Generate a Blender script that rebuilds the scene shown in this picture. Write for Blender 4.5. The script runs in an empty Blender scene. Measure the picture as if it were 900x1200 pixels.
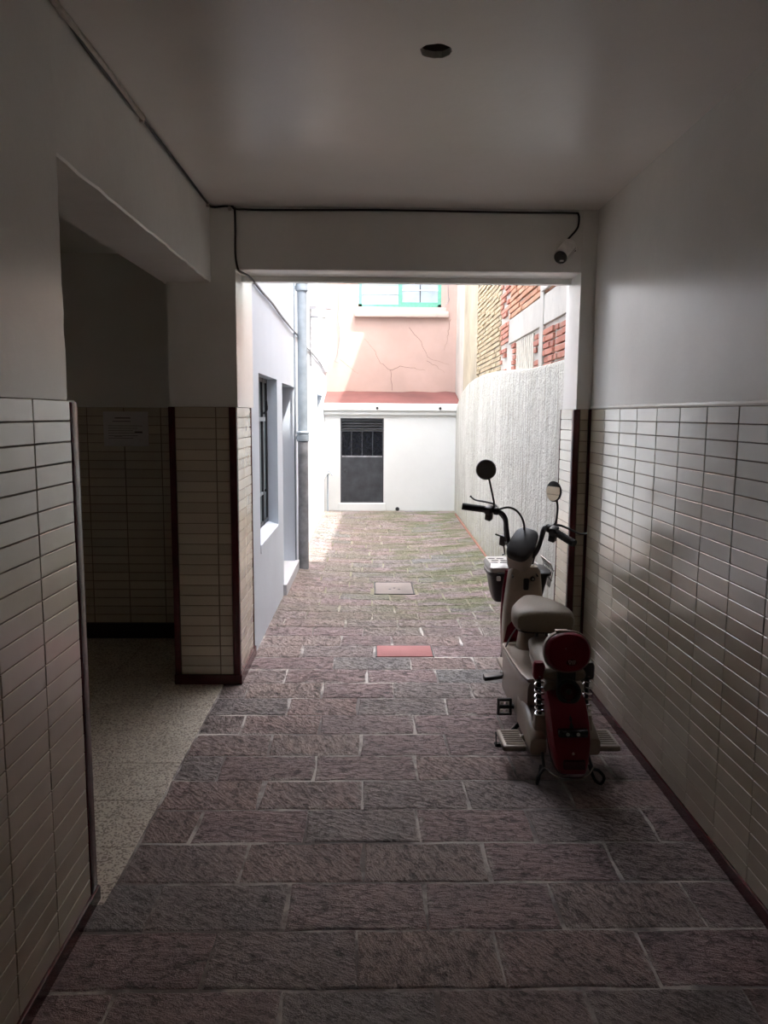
import bpy, bmesh, math, random
from mathutils import Vector, Matrix
random.seed(7)
sc = bpy.context.scene
COL = sc.collection

# ------------------------------------------------------------------ camera
H_EYE, FPX = 1.5, 907.85
PITCH, YAW, ROLL = math.radians(7.18), math.radians(1.0454), math.radians(0.3653)
Fw = Vector((math.sin(YAW)*math.cos(PITCH), math.cos(YAW)*math.cos(PITCH), -math.sin(PITCH)))
Rt = Vector((math.cos(YAW), -math.sin(YAW), 0))
Dn = Fw.cross(Rt)
R2 = Rt*math.cos(ROLL) - Dn*math.sin(ROLL)
D2 = Dn*math.cos(ROLL) + Rt*math.sin(ROLL)
cd = bpy.data.cameras.new('camera')
cd.sensor_fit = 'VERTICAL'; cd.sensor_height = 36.0; cd.lens = FPX/1200*36.0
cd.clip_start = 0.05; cd.clip_end = 200
cam = bpy.data.objects.new('camera', cd); COL.objects.link(cam)
M = Matrix((R2, -D2, -Fw)).transposed().to_4x4(); M.translation = Vector((0, 0, H_EYE))
cam.matrix_world = M
sc.camera = cam

# ------------------------------------------------------------------ light
SUN_TO = Vector((-1.0, 1.05, -2.9)).normalized()      # direction the sunlight travels
world = bpy.data.worlds.new('sky'); sc.world = world; world.use_nodes = True
wn = world.node_tree; wn.nodes.clear()
sky = wn.nodes.new('ShaderNodeTexSky'); sky.sky_type = 'NISHITA'; sky.sun_disc = False
sky.sun_elevation = math.asin(-SUN_TO.z); sky.sun_rotation = math.atan2(-SUN_TO.x, -SUN_TO.y)
sky.air_density = 1.0; sky.dust_density = 4.0; sky.ozone_density = 1.0; sky.altitude = 2200
bg = wn.nodes.new('ShaderNodeBackground'); bg.inputs['Strength'].default_value = 2.7
wo = wn.nodes.new('ShaderNodeOutputWorld')
hz = wn.nodes.new('ShaderNodeHueSaturation'); hz.inputs['Saturation'].default_value = 0.32      # thin bright haze
wb = wn.nodes.new('ShaderNodeMixRGB'); wb.blend_type = 'MULTIPLY'; wb.inputs[0].default_value = 1.0; wb.inputs[2].default_value = (1.07, 1.0, 0.92, 1)
wn.links.new(sky.outputs['Color'], hz.inputs['Color']); wn.links.new(hz.outputs['Color'], wb.inputs[1]); wn.links.new(wb.outputs['Color'], bg.inputs['Color']); wn.links.new(bg.outputs['Background'], wo.inputs['Surface'])
sl = bpy.data.lights.new('sun_offscreen', 'SUN'); sl.energy = 6.0; sl.angle = math.radians(0.6); sl.color = (1.0, 0.965, 0.91)
so = bpy.data.objects.new('sun_offscreen', sl); COL.objects.link(so); so.location = (4, -2, 12)
so.rotation_euler = SUN_TO.to_track_quat('-Z', 'Y').to_euler()
vs = sc.view_settings
vs.view_transform = 'Standard'; vs.look = 'None'; vs.gamma = 1.0; vs.use_curve_mapping = False
vs.exposure = 1.12
sc.cycles.use_denoising = True
sc.cycles.max_bounces = 16; sc.cycles.diffuse_bounces = 10; sc.cycles.glossy_bounces = 6
sc.cycles.sample_clamp_indirect = 20.0
sc.cycles.caustics_reflective = False

# ------------------------------------------------------------------ materials
def lin(r, g, b):
    f = lambda c: (c/255)/12.92 if c <= 10 else (((c/255)+0.055)/1.055)**2.4
    return (f(r), f(g), f(b), 1.0)

class NT:
    """small wrapper to write node trees"""
    def __init__(s, name):
        s.m = bpy.data.materials.new(name); s.m.use_nodes = True
        s.t = s.m.node_tree; s.t.nodes.clear()
        s.b = s.t.nodes.new('ShaderNodeBsdfPrincipled'); s.o = s.t.nodes.new('ShaderNodeOutputMaterial')
        s.t.links.new(s.b.outputs['BSDF'], s.o.inputs['Surface'])
    def n(s, typ, **kw):
        nd = s.t.nodes.new(typ)
        for k, v in kw.items():
            if hasattr(nd, k): setattr(nd, k, v)
            else: s.set(nd.inputs[k.replace('_', ' ')], v)
        return nd
    def set(s, sock, v):
        if hasattr(v, 'is_output'): s.t.links.new(v, sock)
        elif isinstance(v, bpy.types.Node): s.t.links.new(v.outputs[0], sock)
        else: sock.default_value = v
    def pos(s, sc_=(1, 1, 1), rot=(0, 0, 0), obj=False):
        if obj: src = s.n('ShaderNodeTexCoord').outputs['Object']
        else: src = s.n('ShaderNodeNewGeometry').outputs['Position']
        mp = s.n('ShaderNodeMapping'); s.set(mp.inputs['Vector'], src)
        mp.inputs['Scale'].default_value = sc_; mp.inputs['Rotation'].default_value = rot
        return mp.outputs[0]
    def noise(s, vec, scale, detail=4, rough=0.55):
        nd = s.n('ShaderNodeTexNoise'); s.set(nd.inputs['Vector'], vec)
        nd.inputs['Scale'].default_value = scale; nd.inputs['Detail'].default_value = detail; nd.inputs['Roughness'].default_value = rough
        return nd.outputs['Fac']
    def ramp(s, fac, lo, hi, a=0.0, b=1.0):
        nd = s.n('ShaderNodeMapRange'); nd.clamp = True
        s.set(nd.inputs['Value'], fac)
        for k, v in (('From Min', lo), ('From Max', hi), ('To Min', a), ('To Max', b)): nd.inputs[k].default_value = v
        return nd.outputs[0]
    def math(s, op, a, b=0.0):
        nd = s.n('ShaderNodeMath'); nd.operation = op; s.set(nd.inputs[0], a); s.set(nd.inputs[1], b); return nd.outputs[0]
    def mix(s, fac, a, b, mode='MIX'):
        nd = s.n('ShaderNodeMixRGB'); nd.blend_type = mode
        s.set(nd.inputs[0], fac); s.set(nd.inputs[1], a); s.set(nd.inputs[2], b); return nd.outputs[0]
    def rnd(s): return s.n('ShaderNodeObjectInfo').outputs['Random']
    def bump(s, h, strength=0.3, dist=0.01, prev=None):
        nd = s.n('ShaderNodeBump'); nd.inputs['Strength'].default_value = strength; nd.inputs['Distance'].default_value = dist
        s.set(nd.inputs['Height'], h)
        if prev is not None: s.set(nd.inputs['Normal'], prev)
        return nd.outputs[0]
    def fin(s, color=None, rough=None, metal=None, normal=None, spec=None, coat=None):
        I = s.b.inputs
        if color is not None: s.set(I['Base Color'], color)
        if rough is not None: s.set(I['Roughness'], rough)
        if metal is not None: s.set(I['Metallic'], metal)
        if normal is not None: s.set(I['Normal'], normal)
        if spec is not None: s.set(I['Specular IOR Level'], spec)
        if coat is not None: s.set(I['Coat Weight'], coat); I['Coat Roughness'].default_value = .17
        return s.m

def simple(name, col, rough=0.5, metal=0.0, var=0.12, scale=30.0, bump=0.0, spec=None, coat=None):
    s = NT(name); p = s.pos(obj=True)
    nz = s.noise(p, scale, 3)
    dark = tuple(c*(1-var) for c in col[:3])+(1,)
    lite = tuple(min(1, c*(1+var)) for c in col[:3])+(1,)
    c = s.mix(s.ramp(nz, .3, .7), dark, lite)
    nrm = s.bump(nz, bump, .003) if bump else None
    return s.fin(c, rough, metal, nrm, spec, coat)

def plaster(name, col, rough=0.6, var=0.06, stain=None, bump=0.25, smear=1.0):
    s = NT(name); p = s.pos()
    big = s.noise(p, 1.3, 5, .6); fine = s.noise(p, 45, 4)
    mid = s.noise(p, 9*smear, 4)
    d = tuple(c*(1-var*2) for c in col[:3])+(1,)
    l = tuple(min(1, c*(1+var)) for c in col[:3])+(1,)
    c = s.mix(s.ramp(big, .3, .72), d, l)
    if stain is not None:
        c = s.mix(s.math('MULTIPLY', s.ramp(mid, .55, .75), .35), c, stain)
    h = s.math('ADD', s.math('MULTIPLY', mid, .8), s.math('MULTIPLY', fine, .25))
    return s.fin(c, rough, 0, s.bump(h, bump, .008))

MAT = {}
MAT['plaster'] = plaster('grey_white_plaster', (.84, .84, .80), .27, .05)
MAT['ceiling'] = plaster('ceiling_plaster', (.86, .84, .80), .28, .03)
MAT['blue_wall'] = plaster('pale_blue_white_paint', (.58, .63, .70), .7, .03, bump=.35)
MAT['white_wall'] = plaster('white_shed_paint', (.58, .58, .56), .7, .03)
MAT['pink_wall'] = plaster('pink_paint', (.42, .29, .245), .75, .07, stain=(.40, .28, .24, 1))
MAT['concrete'] = plaster('grey_concrete', (.50, .47, .42), .85, .15, stain=(.30, .28, .25, 1), bump=.6)
MAT['yellow_concrete'] = plaster('yellowed_concrete', (.42, .36, .26), .85, .18, stain=(.35, .30, .22, 1), bump=.6)
MAT['red_paint'] = plaster('red_roof_sealant', (.16, .055, .048), .75, .2, stain=(.09, .045, .04, 1))
MAT['sill_pink'] = plaster('pale_pink_sill', (.50, .39, .34), .7, .06, stain=(.36, .28, .25, 1))
MAT['kerb'] = plaster('kerb_concrete', (.52, .52, .54), .8, .1)

def tile_mat():
    s = NT('cream_glazed_tile'); r = s.rnd(); p = s.pos()
    c = s.mix(r, (.50, .44, .34, 1), (.62, .56, .44, 1))
    dirt = s.noise(p, 6, 5)
    c = s.mix(s.ramp(dirt, .35, .8, 0, .22), c, (.33, .28, .21, 1))
    w = s.noise(p, 9, 2)
    rough = s.ramp(s.noise(p, 5, 3), .3, .75, .17, .27)
    return s.fin(c, rough, 0, s.bump(w, .10, .012), 1.0, .7)
MAT['tile'] = tile_mat()
MAT['grout'] = simple('dark_grout', (.16, .12, .09), .8)
MAT['maroon'] = simple('maroon_tile_trim', (.075, .012, .016), .25, var=.25, scale=12)
MAT['blackbase'] = simple('black_base_tile', (.02, .016, .018), .3)

def stone_mat():
    s = NT('chiselled_cantera_stone'); p = s.pos(); r = s.rnd()
    off = s.n('ShaderNodeVectorMath'); off.operation = 'ADD'
    comb = s.n('ShaderNodeCombineXYZ'); s.set(comb.inputs[2], s.math('MULTIPLY', r, 37.0)); s.set(comb.inputs[0], s.math('MULTIPLY', r, 11.0))
    s.set(off.inputs[0], p); s.set(off.inputs[1], comb.outputs[0]); q = off.outputs[0]
    # chisel strokes: each stone combed at its own slant
    vr = s.n('ShaderNodeVectorRotate'); vr.rotation_type = 'Z_AXIS'; s.set(vr.inputs['Vector'], q)
    s.set(vr.inputs['Angle'], s.math('MULTIPLY', s.math('SUBTRACT', r, .1), 1.5))
    mp = s.n('ShaderNodeMapping'); s.set(mp.inputs['Vector'], vr.outputs[0]); mp.inputs['Scale'].default_value = (16, 60, 30)
    chis = s.noise(mp.outputs[0], 1.0, 3, .6)
    pits = s.noise(s.n('ShaderNodeMapping', Vector=vr.outputs[0], Scale=(1, 1.5, 1)).outputs[0], 34, 6, .72); grain = s.noise(q, 190, 3, .7); big = s.noise(q, 5, 4)
    base = s.n('ShaderNodeValToRGB'); s.set(base.inputs[0], r)
    cr = base.color_ramp; cr.elements[0].position = 0; cr.elements[0].color = (.190, .168, .166, 1)
    cr.elements[1].position = 1; cr.elements[1].color = (.235, .200, .192, 1)
    for ps, c in ((.2, (.215, .182, .180, 1)), (.4, (.190, .165, .162, 1)), (.55, (.155, .150, .150, 1)), (.68, (.230, .192, .187, 1)), (.85, (.190, .165, .160, 1))):
        e = cr.elements.new(ps); e.color = c
    c = s.mix(s.ramp(big, .3, .72), d, l)
    if stain is not None:
        c = s.mix(s.math('MULTIPLY', s.ramp(mid, .55, .75), .35), c, stain)
    h = s.math('ADD', s.math('MULTIPLY', mid, .8), s.math('MULTIPLY', fine, .25))
    return s.fin(c, rough, 0, s.bump(h, bump, .008))

MAT = {}
MAT['plaster'] = plaster('grey_white_plaster', (.84, .84, .80), .27, .05)
MAT['ceiling'] = plaster('ceiling_plaster', (.86, .84, .80), .28, .03)
MAT['blue_wall'] = plaster('pale_blue_white_paint', (.58, .63, .70), .7, .03, bump=.35)
MAT['white_wall'] = plaster('white_shed_paint', (.58, .58, .56), .7, .03)
MAT['pink_wall'] = plaster('pink_paint', (.42, .29, .245), .75, .07, stain=(.40, .28, .24, 1))
MAT['concrete'] = plaster('grey_concrete', (.50, .47, .42), .85, .15, stain=(.30, .28, .25, 1), bump=.6)
MAT['yellow_concrete'] = plaster('yellowed_concrete', (.42, .36, .26), .85, .18, stain=(.35, .30, .22, 1), bump=.6)
MAT['red_paint'] = plaster('red_roof_sealant', (.16, .055, .048), .75, .2, stain=(.09, .045, .04, 1))
MAT['sill_pink'] = plaster('pale_pink_sill', (.50, .39, .34), .7, .06, stain=(.36, .28, .25, 1))
MAT['kerb'] = plaster('kerb_concrete', (.52, .52, .54), .8, .1)

def tile_mat():
    s = NT('cream_glazed_tile'); r = s.rnd(); p = s.pos()
    c = s.mix(r, (.50, .44, .34, 1), (.62, .56, .44, 1))
    dirt = s.noise(p, 6, 5)
    c = s.mix(s.ramp(dirt, .35, .8, 0, .22), c, (.33, .28, .21, 1))
    w = s.noise(p, 9, 2)
    rough = s.ramp(s.noise(p, 5, 3), .3, .75, .17, .27)
    return s.fin(c, rough, 0, s.bump(w, .10, .012), 1.0, .7)
MAT['tile'] = tile_mat()
MAT['grout'] = simple('dark_grout', (.16, .12, .09), .8)
MAT['maroon'] = simple('maroon_tile_trim', (.075, .012, .016), .25, var=.25, scale=12)
MAT['blackbase'] = simple('black_base_tile', (.02, .016, .018), .3)

def stone_mat():
    s = NT('chiselled_cantera_stone'); p = s.pos(); r = s.rnd()
    off = s.n('ShaderNodeVectorMath'); off.operation = 'ADD'
    comb = s.n('ShaderNodeCombineXYZ'); s.set(comb.inputs[2], s.math('MULTIPLY', r, 37.0)); s.set(comb.inputs[0], s.math('MULTIPLY', r, 11.0))
    s.set(off.inputs[0], p); s.set(off.inputs[1], comb.outputs[0]); q = off.outputs[0]
    # chisel strokes: each stone combed at its own slant
    vr = s.n('ShaderNodeVectorRotate'); vr.rotation_type = 'Z_AXIS'; s.set(vr.inputs['Vector'], q)
    s.set(vr.inputs['Angle'], s.math('MULTIPLY', s.math('SUBTRACT', r, .1), 1.5))
    mp = s.n('ShaderNodeMapping'); s.set(mp.inputs['Vector'], vr.outputs[0]); mp.inputs['Scale'].default_value = (16, 60, 30)
    chis = s.noise(mp.outputs[0], 1.0, 3, .6)
    pits = s.noise(s.n('ShaderNodeMapping', Vector=vr.outputs[0], Scale=(1, 1.5, 1)).outputs[0], 34, 6, .72); grain = s.noise(q, 190, 3, .7); big = s.noise(q, 5, 4)
    base = s.n('ShaderNodeValToRGB'); s.set(base.inputs[0], r)
    cr = base.color_ramp; cr.elements[0].position = 0; cr.elements[0].color = (.235, .165, .160, 1)
    cr.elements[1].position = 1; cr.elements[1].color = (.315, .235, .205, 1)
    for ps, c in ((.22, (.29, .20, .20, 1)), (.42, (.23, .19, .18, 1)), (.55, (.205, .205, .20, 1)), (.66, (.30, .205, .185, 1)), (.85, (.26, .21, .195, 1))):
        e = cr.elements.new(ps); e.color = c
    c = s.mix(s.ramp(big, .3, .7), s.mix(1.0, base.outputs[0], (1.1, 1.1, 1.14, 1), 'MULTIPLY'), s.mix(1.0, base.outputs[0], (1.6, 1.52, 1.5, 1), 'MULTIPLY'))
    c = s.mix(s.ramp(grain, .45, .75, 0, .6), c, (.42, .37, .355, 1))
    pm = s.ramp(pits, .53, .66)
    c = s.mix(s.math('MULTIPLY', pm, .6), c, (.060, .052, .052, 1))
    c = s.mix(s.ramp(chis, .40, .60, .15, 0), c, (.09, .075, .075, 1))
    pit2 = s.ramp(s.noise(s.n('ShaderNodeMapping', Vector=vr.outputs[0], Scale=(1, 1.7, 1)).outputs[0], 15, 7, .74), .56, .64)
    c = s.mix(s.math('MULTIPLY', pit2, .72), c, (.050, .043, .044, 1))
    # whitish mortar bloom along the edges of each stone
    g = s.n('ShaderNodeTexCoord').outputs['Generated']; sp = s.n('ShaderNodeSeparateXYZ'); s.set(sp.inputs[0], g)
    ex = s.math('MULTIPLY', s.math('SUBTRACT', .5, s.math('ABSOLUTE', s.math('SUBTRACT', sp.outputs[0], .5))), .42)
    ey = s.math('MULTIPLY', s.math('SUBTRACT', .5, s.math('ABSOLUTE', s.math('SUBTRACT', sp.outputs[1], .5))), .235)
    ed = s.math('MINIMUM', ex, ey)
    bl = s.math('MULTIPLY', s.ramp(ed, .002, .026, 1, 0), s.math('MULTIPLY', s.ramp(s.noise(p, 13, 5, .72), .44, .58), s.ramp(s.noise(p, 2.2, 3, .6), .45, .56)))
    spy = s.n('ShaderNodeSeparateXYZ'); s.set(spy.inputs[0], p)
    c = s.mix(s.math('MULTIPLY', bl, s.ramp(spy.outputs[1], 4.4, 6.0, .85, .2)), c, (.58, .53, .50, 1))
    # moss and grime in the open yard
    spw = s.n('ShaderNodeSeparateXYZ'); s.set(spw.inputs[0], p)
    yard = s.ramp(spw.outputs[1], 5.0, 5.9); sidex = s.ramp(spw.outputs[0], -.5, .7, .3, 1.0)
    mm = s.ramp(s.noise(s.pos((1.0, 1.8, 1)), 2.1, 6, .62), .43, .56)
    mo = s.math('MULTIPLY', s.math('MULTIPLY', yard, sidex), mm)
    c = s.mix(s.math('MULTIPLY', mo, .85), c, s.mix(s.ramp(grain, .4, .7), (.10, .12, .03, 1), (.21, .225, .08, 1)))
    h = s.math('ADD', s.math('MULTIPLY', chis, .60), s.math('MULTIPLY', s.math('SUBTRACT', 1.0, pm), .7))
    h = s.math('ADD', h, s.math('MULTIPLY', big, .9))
    h = s.math('ADD', h, s.math('MULTIPLY', grain, .35)); h = s.math('SUBTRACT', h, s.math('MULTIPLY', pit2, .55))
    return s.fin(c, s.ramp(grain, .3, .7, .36, .62), 0, s.bump(h, 1.0, .034), .6)
MAT['stone'] = stone_mat()

def mortar_mat():
    s = NT('pale_mortar'); p = s.pos()
    a = s.math('ADD', s.math('MULTIPLY', s.noise(p, 2.2, 3, .6), .65), s.math('MULTIPLY', s.noise(p, 14, 5, .7), .35)); f = s.noise(p, 120, 3)
    c = s.mix(s.ramp(a, .46, .56), (.21, .185, .18, 1), (.54, .50, .47, 1))
    sp = s.n('ShaderNodeSeparateXYZ'); s.set(sp.inputs[0], p)
    c = s.mix(s.math('MULTIPLY', s.ramp(sp.outputs[1], 5.0, 6.2), s.ramp(s.noise(p, 3, 4), .38, .6, .75, .95)), c, (.20, .185, .12, 1))
    return s.fin(c, .9, 0, s.bump(f, .5, .004), .2)
MAT['mortar'] = mortar_mat()

def terrazzo():
    s = NT('speckled_terrazzo'); p = s.pos(); r = s.rnd()
    v = s.n('ShaderNodeTexVoronoi'); s.set(v.inputs['Vector'], p); v.inputs['Scale'].default_value = 170
    sp = s.n('ShaderNodeSeparateColor'); s.set(sp.inputs[0], v.outputs['Color'])
    c = s.mix(s.ramp(sp.outputs[0], .55, .6), (.62, .57, .48, 1), (.26, .22, .18, 1))
    c = s.mix(s.ramp(sp.outputs[1], .8, .85), c, (.66, .62, .54, 1))
    c = s.mix(s.math('MULTIPLY', s.ramp(s.noise(p, 4, 4), .45, .7), .3), c, (.30, .26, .21, 1))
    return s.fin(c, s.ramp(s.noise(p, 8, 4), .3, .7, .35, .55), 0, None, .4)
MAT['terrazzo'] = terrazzo()

def stained_white():
    s = NT('stained_white_wall'); p = s.pos()
    st = s.noise(s.pos((9, 9, .55)), 1.6, 6, .65); st2 = s.noise(s.pos((30, 30, 1.2)), 1.4, 4, .6)
    bg_ = s.noise(p, 1.4, 5); f = s.noise(p, 60, 4); md = s.noise(p, 11, 5)
    c = s.mix(s.ramp(bg_, .35, .7), (.40, .39, .35, 1), (.52, .51, .47, 1))
    c = s.mix(s.math('MULTIPLY', s.ramp(st, .46, .66), .8), c, (.30, .285, .24, 1))
    c = s.mix(s.math('MULTIPLY', s.ramp(st2, .54, .68), .85), c, (.20, .19, .16, 1))
    sp = s.n('ShaderNodeSeparateXYZ'); s.set(sp.inputs[0], p)
    low = s.math('MULTIPLY', s.ramp(sp.outputs[2], .0, .45, 1, 0), s.ramp(md, .4, .65))
    c = s.mix(s.math('MULTIPLY', low, .55), c, (.36, .35, .20, 1))
    top = s.math('MULTIPLY', s.ramp(sp.outputs[2], 1.35, 1.85), s.ramp(md, .38, .62))
    c = s.mix(s.math('MULTIPLY', top, .35), c, (.50, .48, .38, 1))
    return s.fin(c, .85, 0, s.bump(s.math('ADD', md, s.math('MULTIPLY', f, .5)), .9, .025))
MAT['stained_white'] = stained_white()

def brick_mat(name, c1, c2, grime):
    s = NT(name); p = s.pos(); r = s.rnd()
    c = s.mix(r, c1, c2)
    c = s.mix(s.ramp(s.noise(p, 17, 4), .5, .75, 0, .7), c, grime)
    return s.fin(c, .9, 0, s.bump(s.noise(p, 70, 4), .6, .008))
MAT['brick_yellow'] = brick_mat('weathered_yellow_brick', (.36, .28, .17, 1), (.47, .38, .24, 1), (.27, .24, .18, 1))
MAT['brick_orange'] = brick_mat('orange_brick', (.42, .19, .11, 1), (.52, .28, .17, 1), (.40, .30, .22, 1))
MAT['brick_red'] = brick_mat('red_brick', (.38, .13, .09, 1), (.52, .22, .15, 1), (.40, .32, .26, 1))
MAT['slab_red'] = plaster('red_painted_slab', (.36, .14, .135), .75, .15, bump=.4)

MAT['black'] = simple('black_plastic', (.018, .018, .019), .38, var=.2)
MAT['rubber'] = simple('black_rubber', (.014, .014, .014), .7, var=.2, bump=.2)
MAT['steel_black'] = simple('black_steel_paint', (.035, .037, .042), .45, .2, var=.35, scale=6)
MAT['zinc'] = simple('galvanised_pipe', (.24, .275, .31), .5, .35, var=.15, scale=9)
MAT['pvc'] = simple('grey_pipe_lower', (.20, .20, .21), .6, 0, var=.3, scale=12)
MAT['beige'] = simple('beige_scooter_plastic', (.32, .27, .22), .36, var=.04)
MAT['beige_seat'] = simple('beige_vinyl_seat', (.21, .175, .135), .5, var=.06, bump=.1, scale=120)
MAT['red'] = simple('crimson_scooter_plastic', (.17, .004, .020), .3, var=.06, spec=.25)
MAT['chrome'] = simple('bright_steel', (.62, .62, .62), .25, .9, var=.08)
MAT['silver'] = simple('silver_grey_paint', (.50, .49, .47), .4, .4, var=.08)
MAT['mirror'] = simple('mirror_glass', (.75, .75, .75), .03, 1.0, var=.01)
MAT['darkglass'] = simple('dark_glass', (.012, .013, .016), .06, 0, var=.1)
MAT['lens_red'] = simple('dark_red_lens', (.05, .004, .008), .12)
MAT['white_plastic'] = simple('white_plastic', (.80, .79, .76), .4)
MAT['sleeve'] = simple('off_white_cable_sleeve', (.55, .51, .45), .5)
MAT['paper'] = simple('white_paper', (.70, .68, .70), .8, var=.03)
MAT['ink'] = simple('dark_print', (.05, .05, .06), .8)
MAT['green'] = simple('sea_green_window_paint', (.10, .31, .22), .5, var=.12)
MAT['pane'] = simple('hazy_window_glass', (.30, .36, .39), .12, 0, var=.12, scale=5)
MAT['louvre'] = simple('frosted_louvre_glass', (.48, .56, .60), .2, 0, var=.06)
MAT['hole'] = simple('rusty_box', (.10, .07, .055), .8)
MAT['crack'] = simple('crack_dark', (.17, .11, .09), .9)
MAT['rust'] = simple('rust_red_pipe', (.26, .11, .075), .7, var=.25)
MAT['blind'] = simple('cream_corrugated_sheet', (.58, .54, .46), .7, var=.1)
MAT['emblem'] = simple('pale_emblem', (.36, .30, .30), .4)
MAT['cover'] = plaster('iron_drain_cover', (.25, .21, .19), .8, .2, bump=.6)

# ------------------------------------------------------------------ mesh helpers
class MB:
    def __init__(s): s.v = []; s.f = []
    def add(s, vs, fs):
        o = len(s.v); s.v += [tuple(v) for v in vs]; s.f += [tuple(i+o for i in f) for f in fs]; return s
    def box(s, x0, x1, y0, y1, z0, z1):
        vs = [(x, y, z) for x in (x0, x1) for y in (y0, y1) for z in (z0, z1)]
        return s.add(vs, [(0,1,3,2),(4,6,7,5),(0,4,5,1),(2,3,7,6),(0,2,6,4),(1,5,7,3)])
    def rbox(s, x0, x1, y0, y1, z0, z1, r, seg=2, mat=None):
        bm = bmesh.new(); bmesh.ops.create_cube(bm, size=1)
        for v in bm.verts: v.co = Vector(((x0+x1)/2+v.co.x*(x1-x0), (y0+y1)/2+v.co.y*(y1-y0), (z0+z1)/2+v.co.z*(z1-z0)))
        bmesh.ops.bevel(bm, geom=bm.edges[:], offset=r, segments=seg, affect='EDGES', profile=.5)
        return s.bm(bm, mat)
    def bm(s, bm, mat=None):
        if mat is not None: bm.transform(mat)
        bm.verts.index_update(); vs = [v.co.copy() for v in bm.verts]; fs = [[v.index for v in f.verts] for f in bm.faces]
        bm.free(); return s.add(vs, fs)
    def loft(s, loops, cap=True, closed=True):
        n = len(loops[0]); vs = [p for l in loops for p in l]; fs = []
        for i in range(len(loops)-1):
            for j in range(n if closed else n-1):
                a = i*n+j; b = i*n+(j+1) % n; fs.append((a, b, b+n, a+n))
        if cap: fs.append(tuple(range(n-1, -1, -1))); fs.append(tuple(range((len(loops)-1)*n, len(loops)*n)))
        return s.add(vs, fs)
    def tube(s, path, r, seg=8, smooth=0, cap=True):
        P = [Vector(p) for p in path]
        if smooth and len(P) > 2:
            Q = []
            for i in range(len(P)-1):
                p0 = P[max(i-1, 0)]; p1 = P[i]; p2 = P[i+1]; p3 = P[min(i+2, len(P)-1)]
                for k in range(smooth):
                    t = k/smooth
                    Q.append(.5*((2*p1)+(p2-p0)*t+(2*p0-5*p1+4*p2-p3)*t*t+(3*p1-p0-3*p2+p3)*t**3))
            Q.append(P[-1]); P = Q
        loops = []; up = None
        for i, p in enumerate(P):
            d = (P[min(i+1, len(P)-1)]-P[max(i-1, 0)]).normalized()
            if up is None: up = d.orthogonal().normalized()
            up = (up-d*up.dot(d)).normalized(); w = d.cross(up)
            rr = r if not callable(r) else r(i/(len(P)-1))
            loops.append([p+up*math.cos(2*math.pi*k/seg)*rr+w*math.sin(2*math.pi*k/seg)*rr for k in range(seg)])
        return s.loft(loops, cap)
    def disc(s, c, axis, r, h, seg=24, rx=None):
        """short cylinder centred at c along axis; rx: second radius"""
        a = Vector(axis).normalized(); u = a.orthogonal().normalized() if abs(a.z) > .9 else Vector((0, 0, 1)).cross(a).normalized(); w = a.cross(u)
        rx = rx or r; bev = min(h, r)*.25
        loops = []
        for t, k in ((-h/2, 1-bev/r), (-h/2+bev, 1), (h/2-bev, 1), (h/2, 1-bev/r)):
            loops.append([Vector(c)+a*t+u*math.cos(2*math.pi*i/seg)*r*k+w*math.sin(2*math.pi*i/seg)*rx*k for i in range(seg)])
        return s.loft(loops)
    def ring(s, c, axis, R, r, seg=28, sub=8, arc=2*math.pi, a0=0, flat=1.0):
        a = Vector(axis).normalized(); u = Vector((0, 0, 1)).cross(a)
        u = u.normalized() if u.length > .01 else Vector((1, 0, 0)); w = a.cross(u); full = abs(arc-2*math.pi) < 1e-6
        n = seg if full else seg+1; loops = []
        for i in range(n):
            t = a0+arc*i/seg; d = u*math.cos(t)+w*math.sin(t)
            loops.append([Vector(c)+d*(R+math.cos(2*math.pi*k/sub)*r*flat)+a*math.sin(2*math.pi*k/sub)*r for k in range(sub)])
        if full: loops.append(loops[0])
        return s.loft(loops, cap=not full)

def make(name, mb, mat, parent=None, smooth=False, origin=None, bevel=0.0):
    me = bpy.data.meshes.new(name)
    o0 = Vector(origin) if origin is not None else (Vector(parent['_org']) if parent is not None and '_org' in parent else Vector((0, 0, 0)))
    me.from_pydata([tuple(Vector(v)-o0) for v in mb.v], [], mb.f); me.validate(); 
    bm = bmesh.new(); bm.from_mesh(me); bmesh.ops.recalc_face_normals(bm, faces=bm.faces[:])
    if bevel: bmesh.ops.bevel(bm, geom=bm.edges[:], offset=bevel, segments=1, affect='EDGES')
    bm.to_mesh(me); bm.free()
    if smooth:
        for p in me.polygons: p.use_smooth = True
        me.set_sharp_from_angle(angle=math.radians(40))
    me.materials.append(MAT[mat] if isinstance(mat, str) else mat)
    o = bpy.data.objects.new(name, me); COL.objects.link(o)
    if parent is not None:
        o.parent = parent
        po = Vector(parent['_org']) if '_org' in parent else Vector((0, 0, 0))
        o.location = o0-po if origin is not None else (0, 0, 0)
        o['_org'] = tuple(o0)
    else:
        o.location = o0; o['_org'] = tuple(o0)
    return o

def tag(o, label, cat, group=None, kind=None):
    o['label'] = label; o['category'] = cat
    if group: o['group'] = group
    if kind: o['kind'] = kind
    return o
def struct(name, mb, mat, label, cat, **k): return tag(make(name, mb, mat, **k), label, cat, kind='structure')
def empty(name, loc):
    o = bpy.data.objects.new(name, None); COL.objects.link(o); o.location = loc; o['_org'] = tuple(loc); return o

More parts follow.
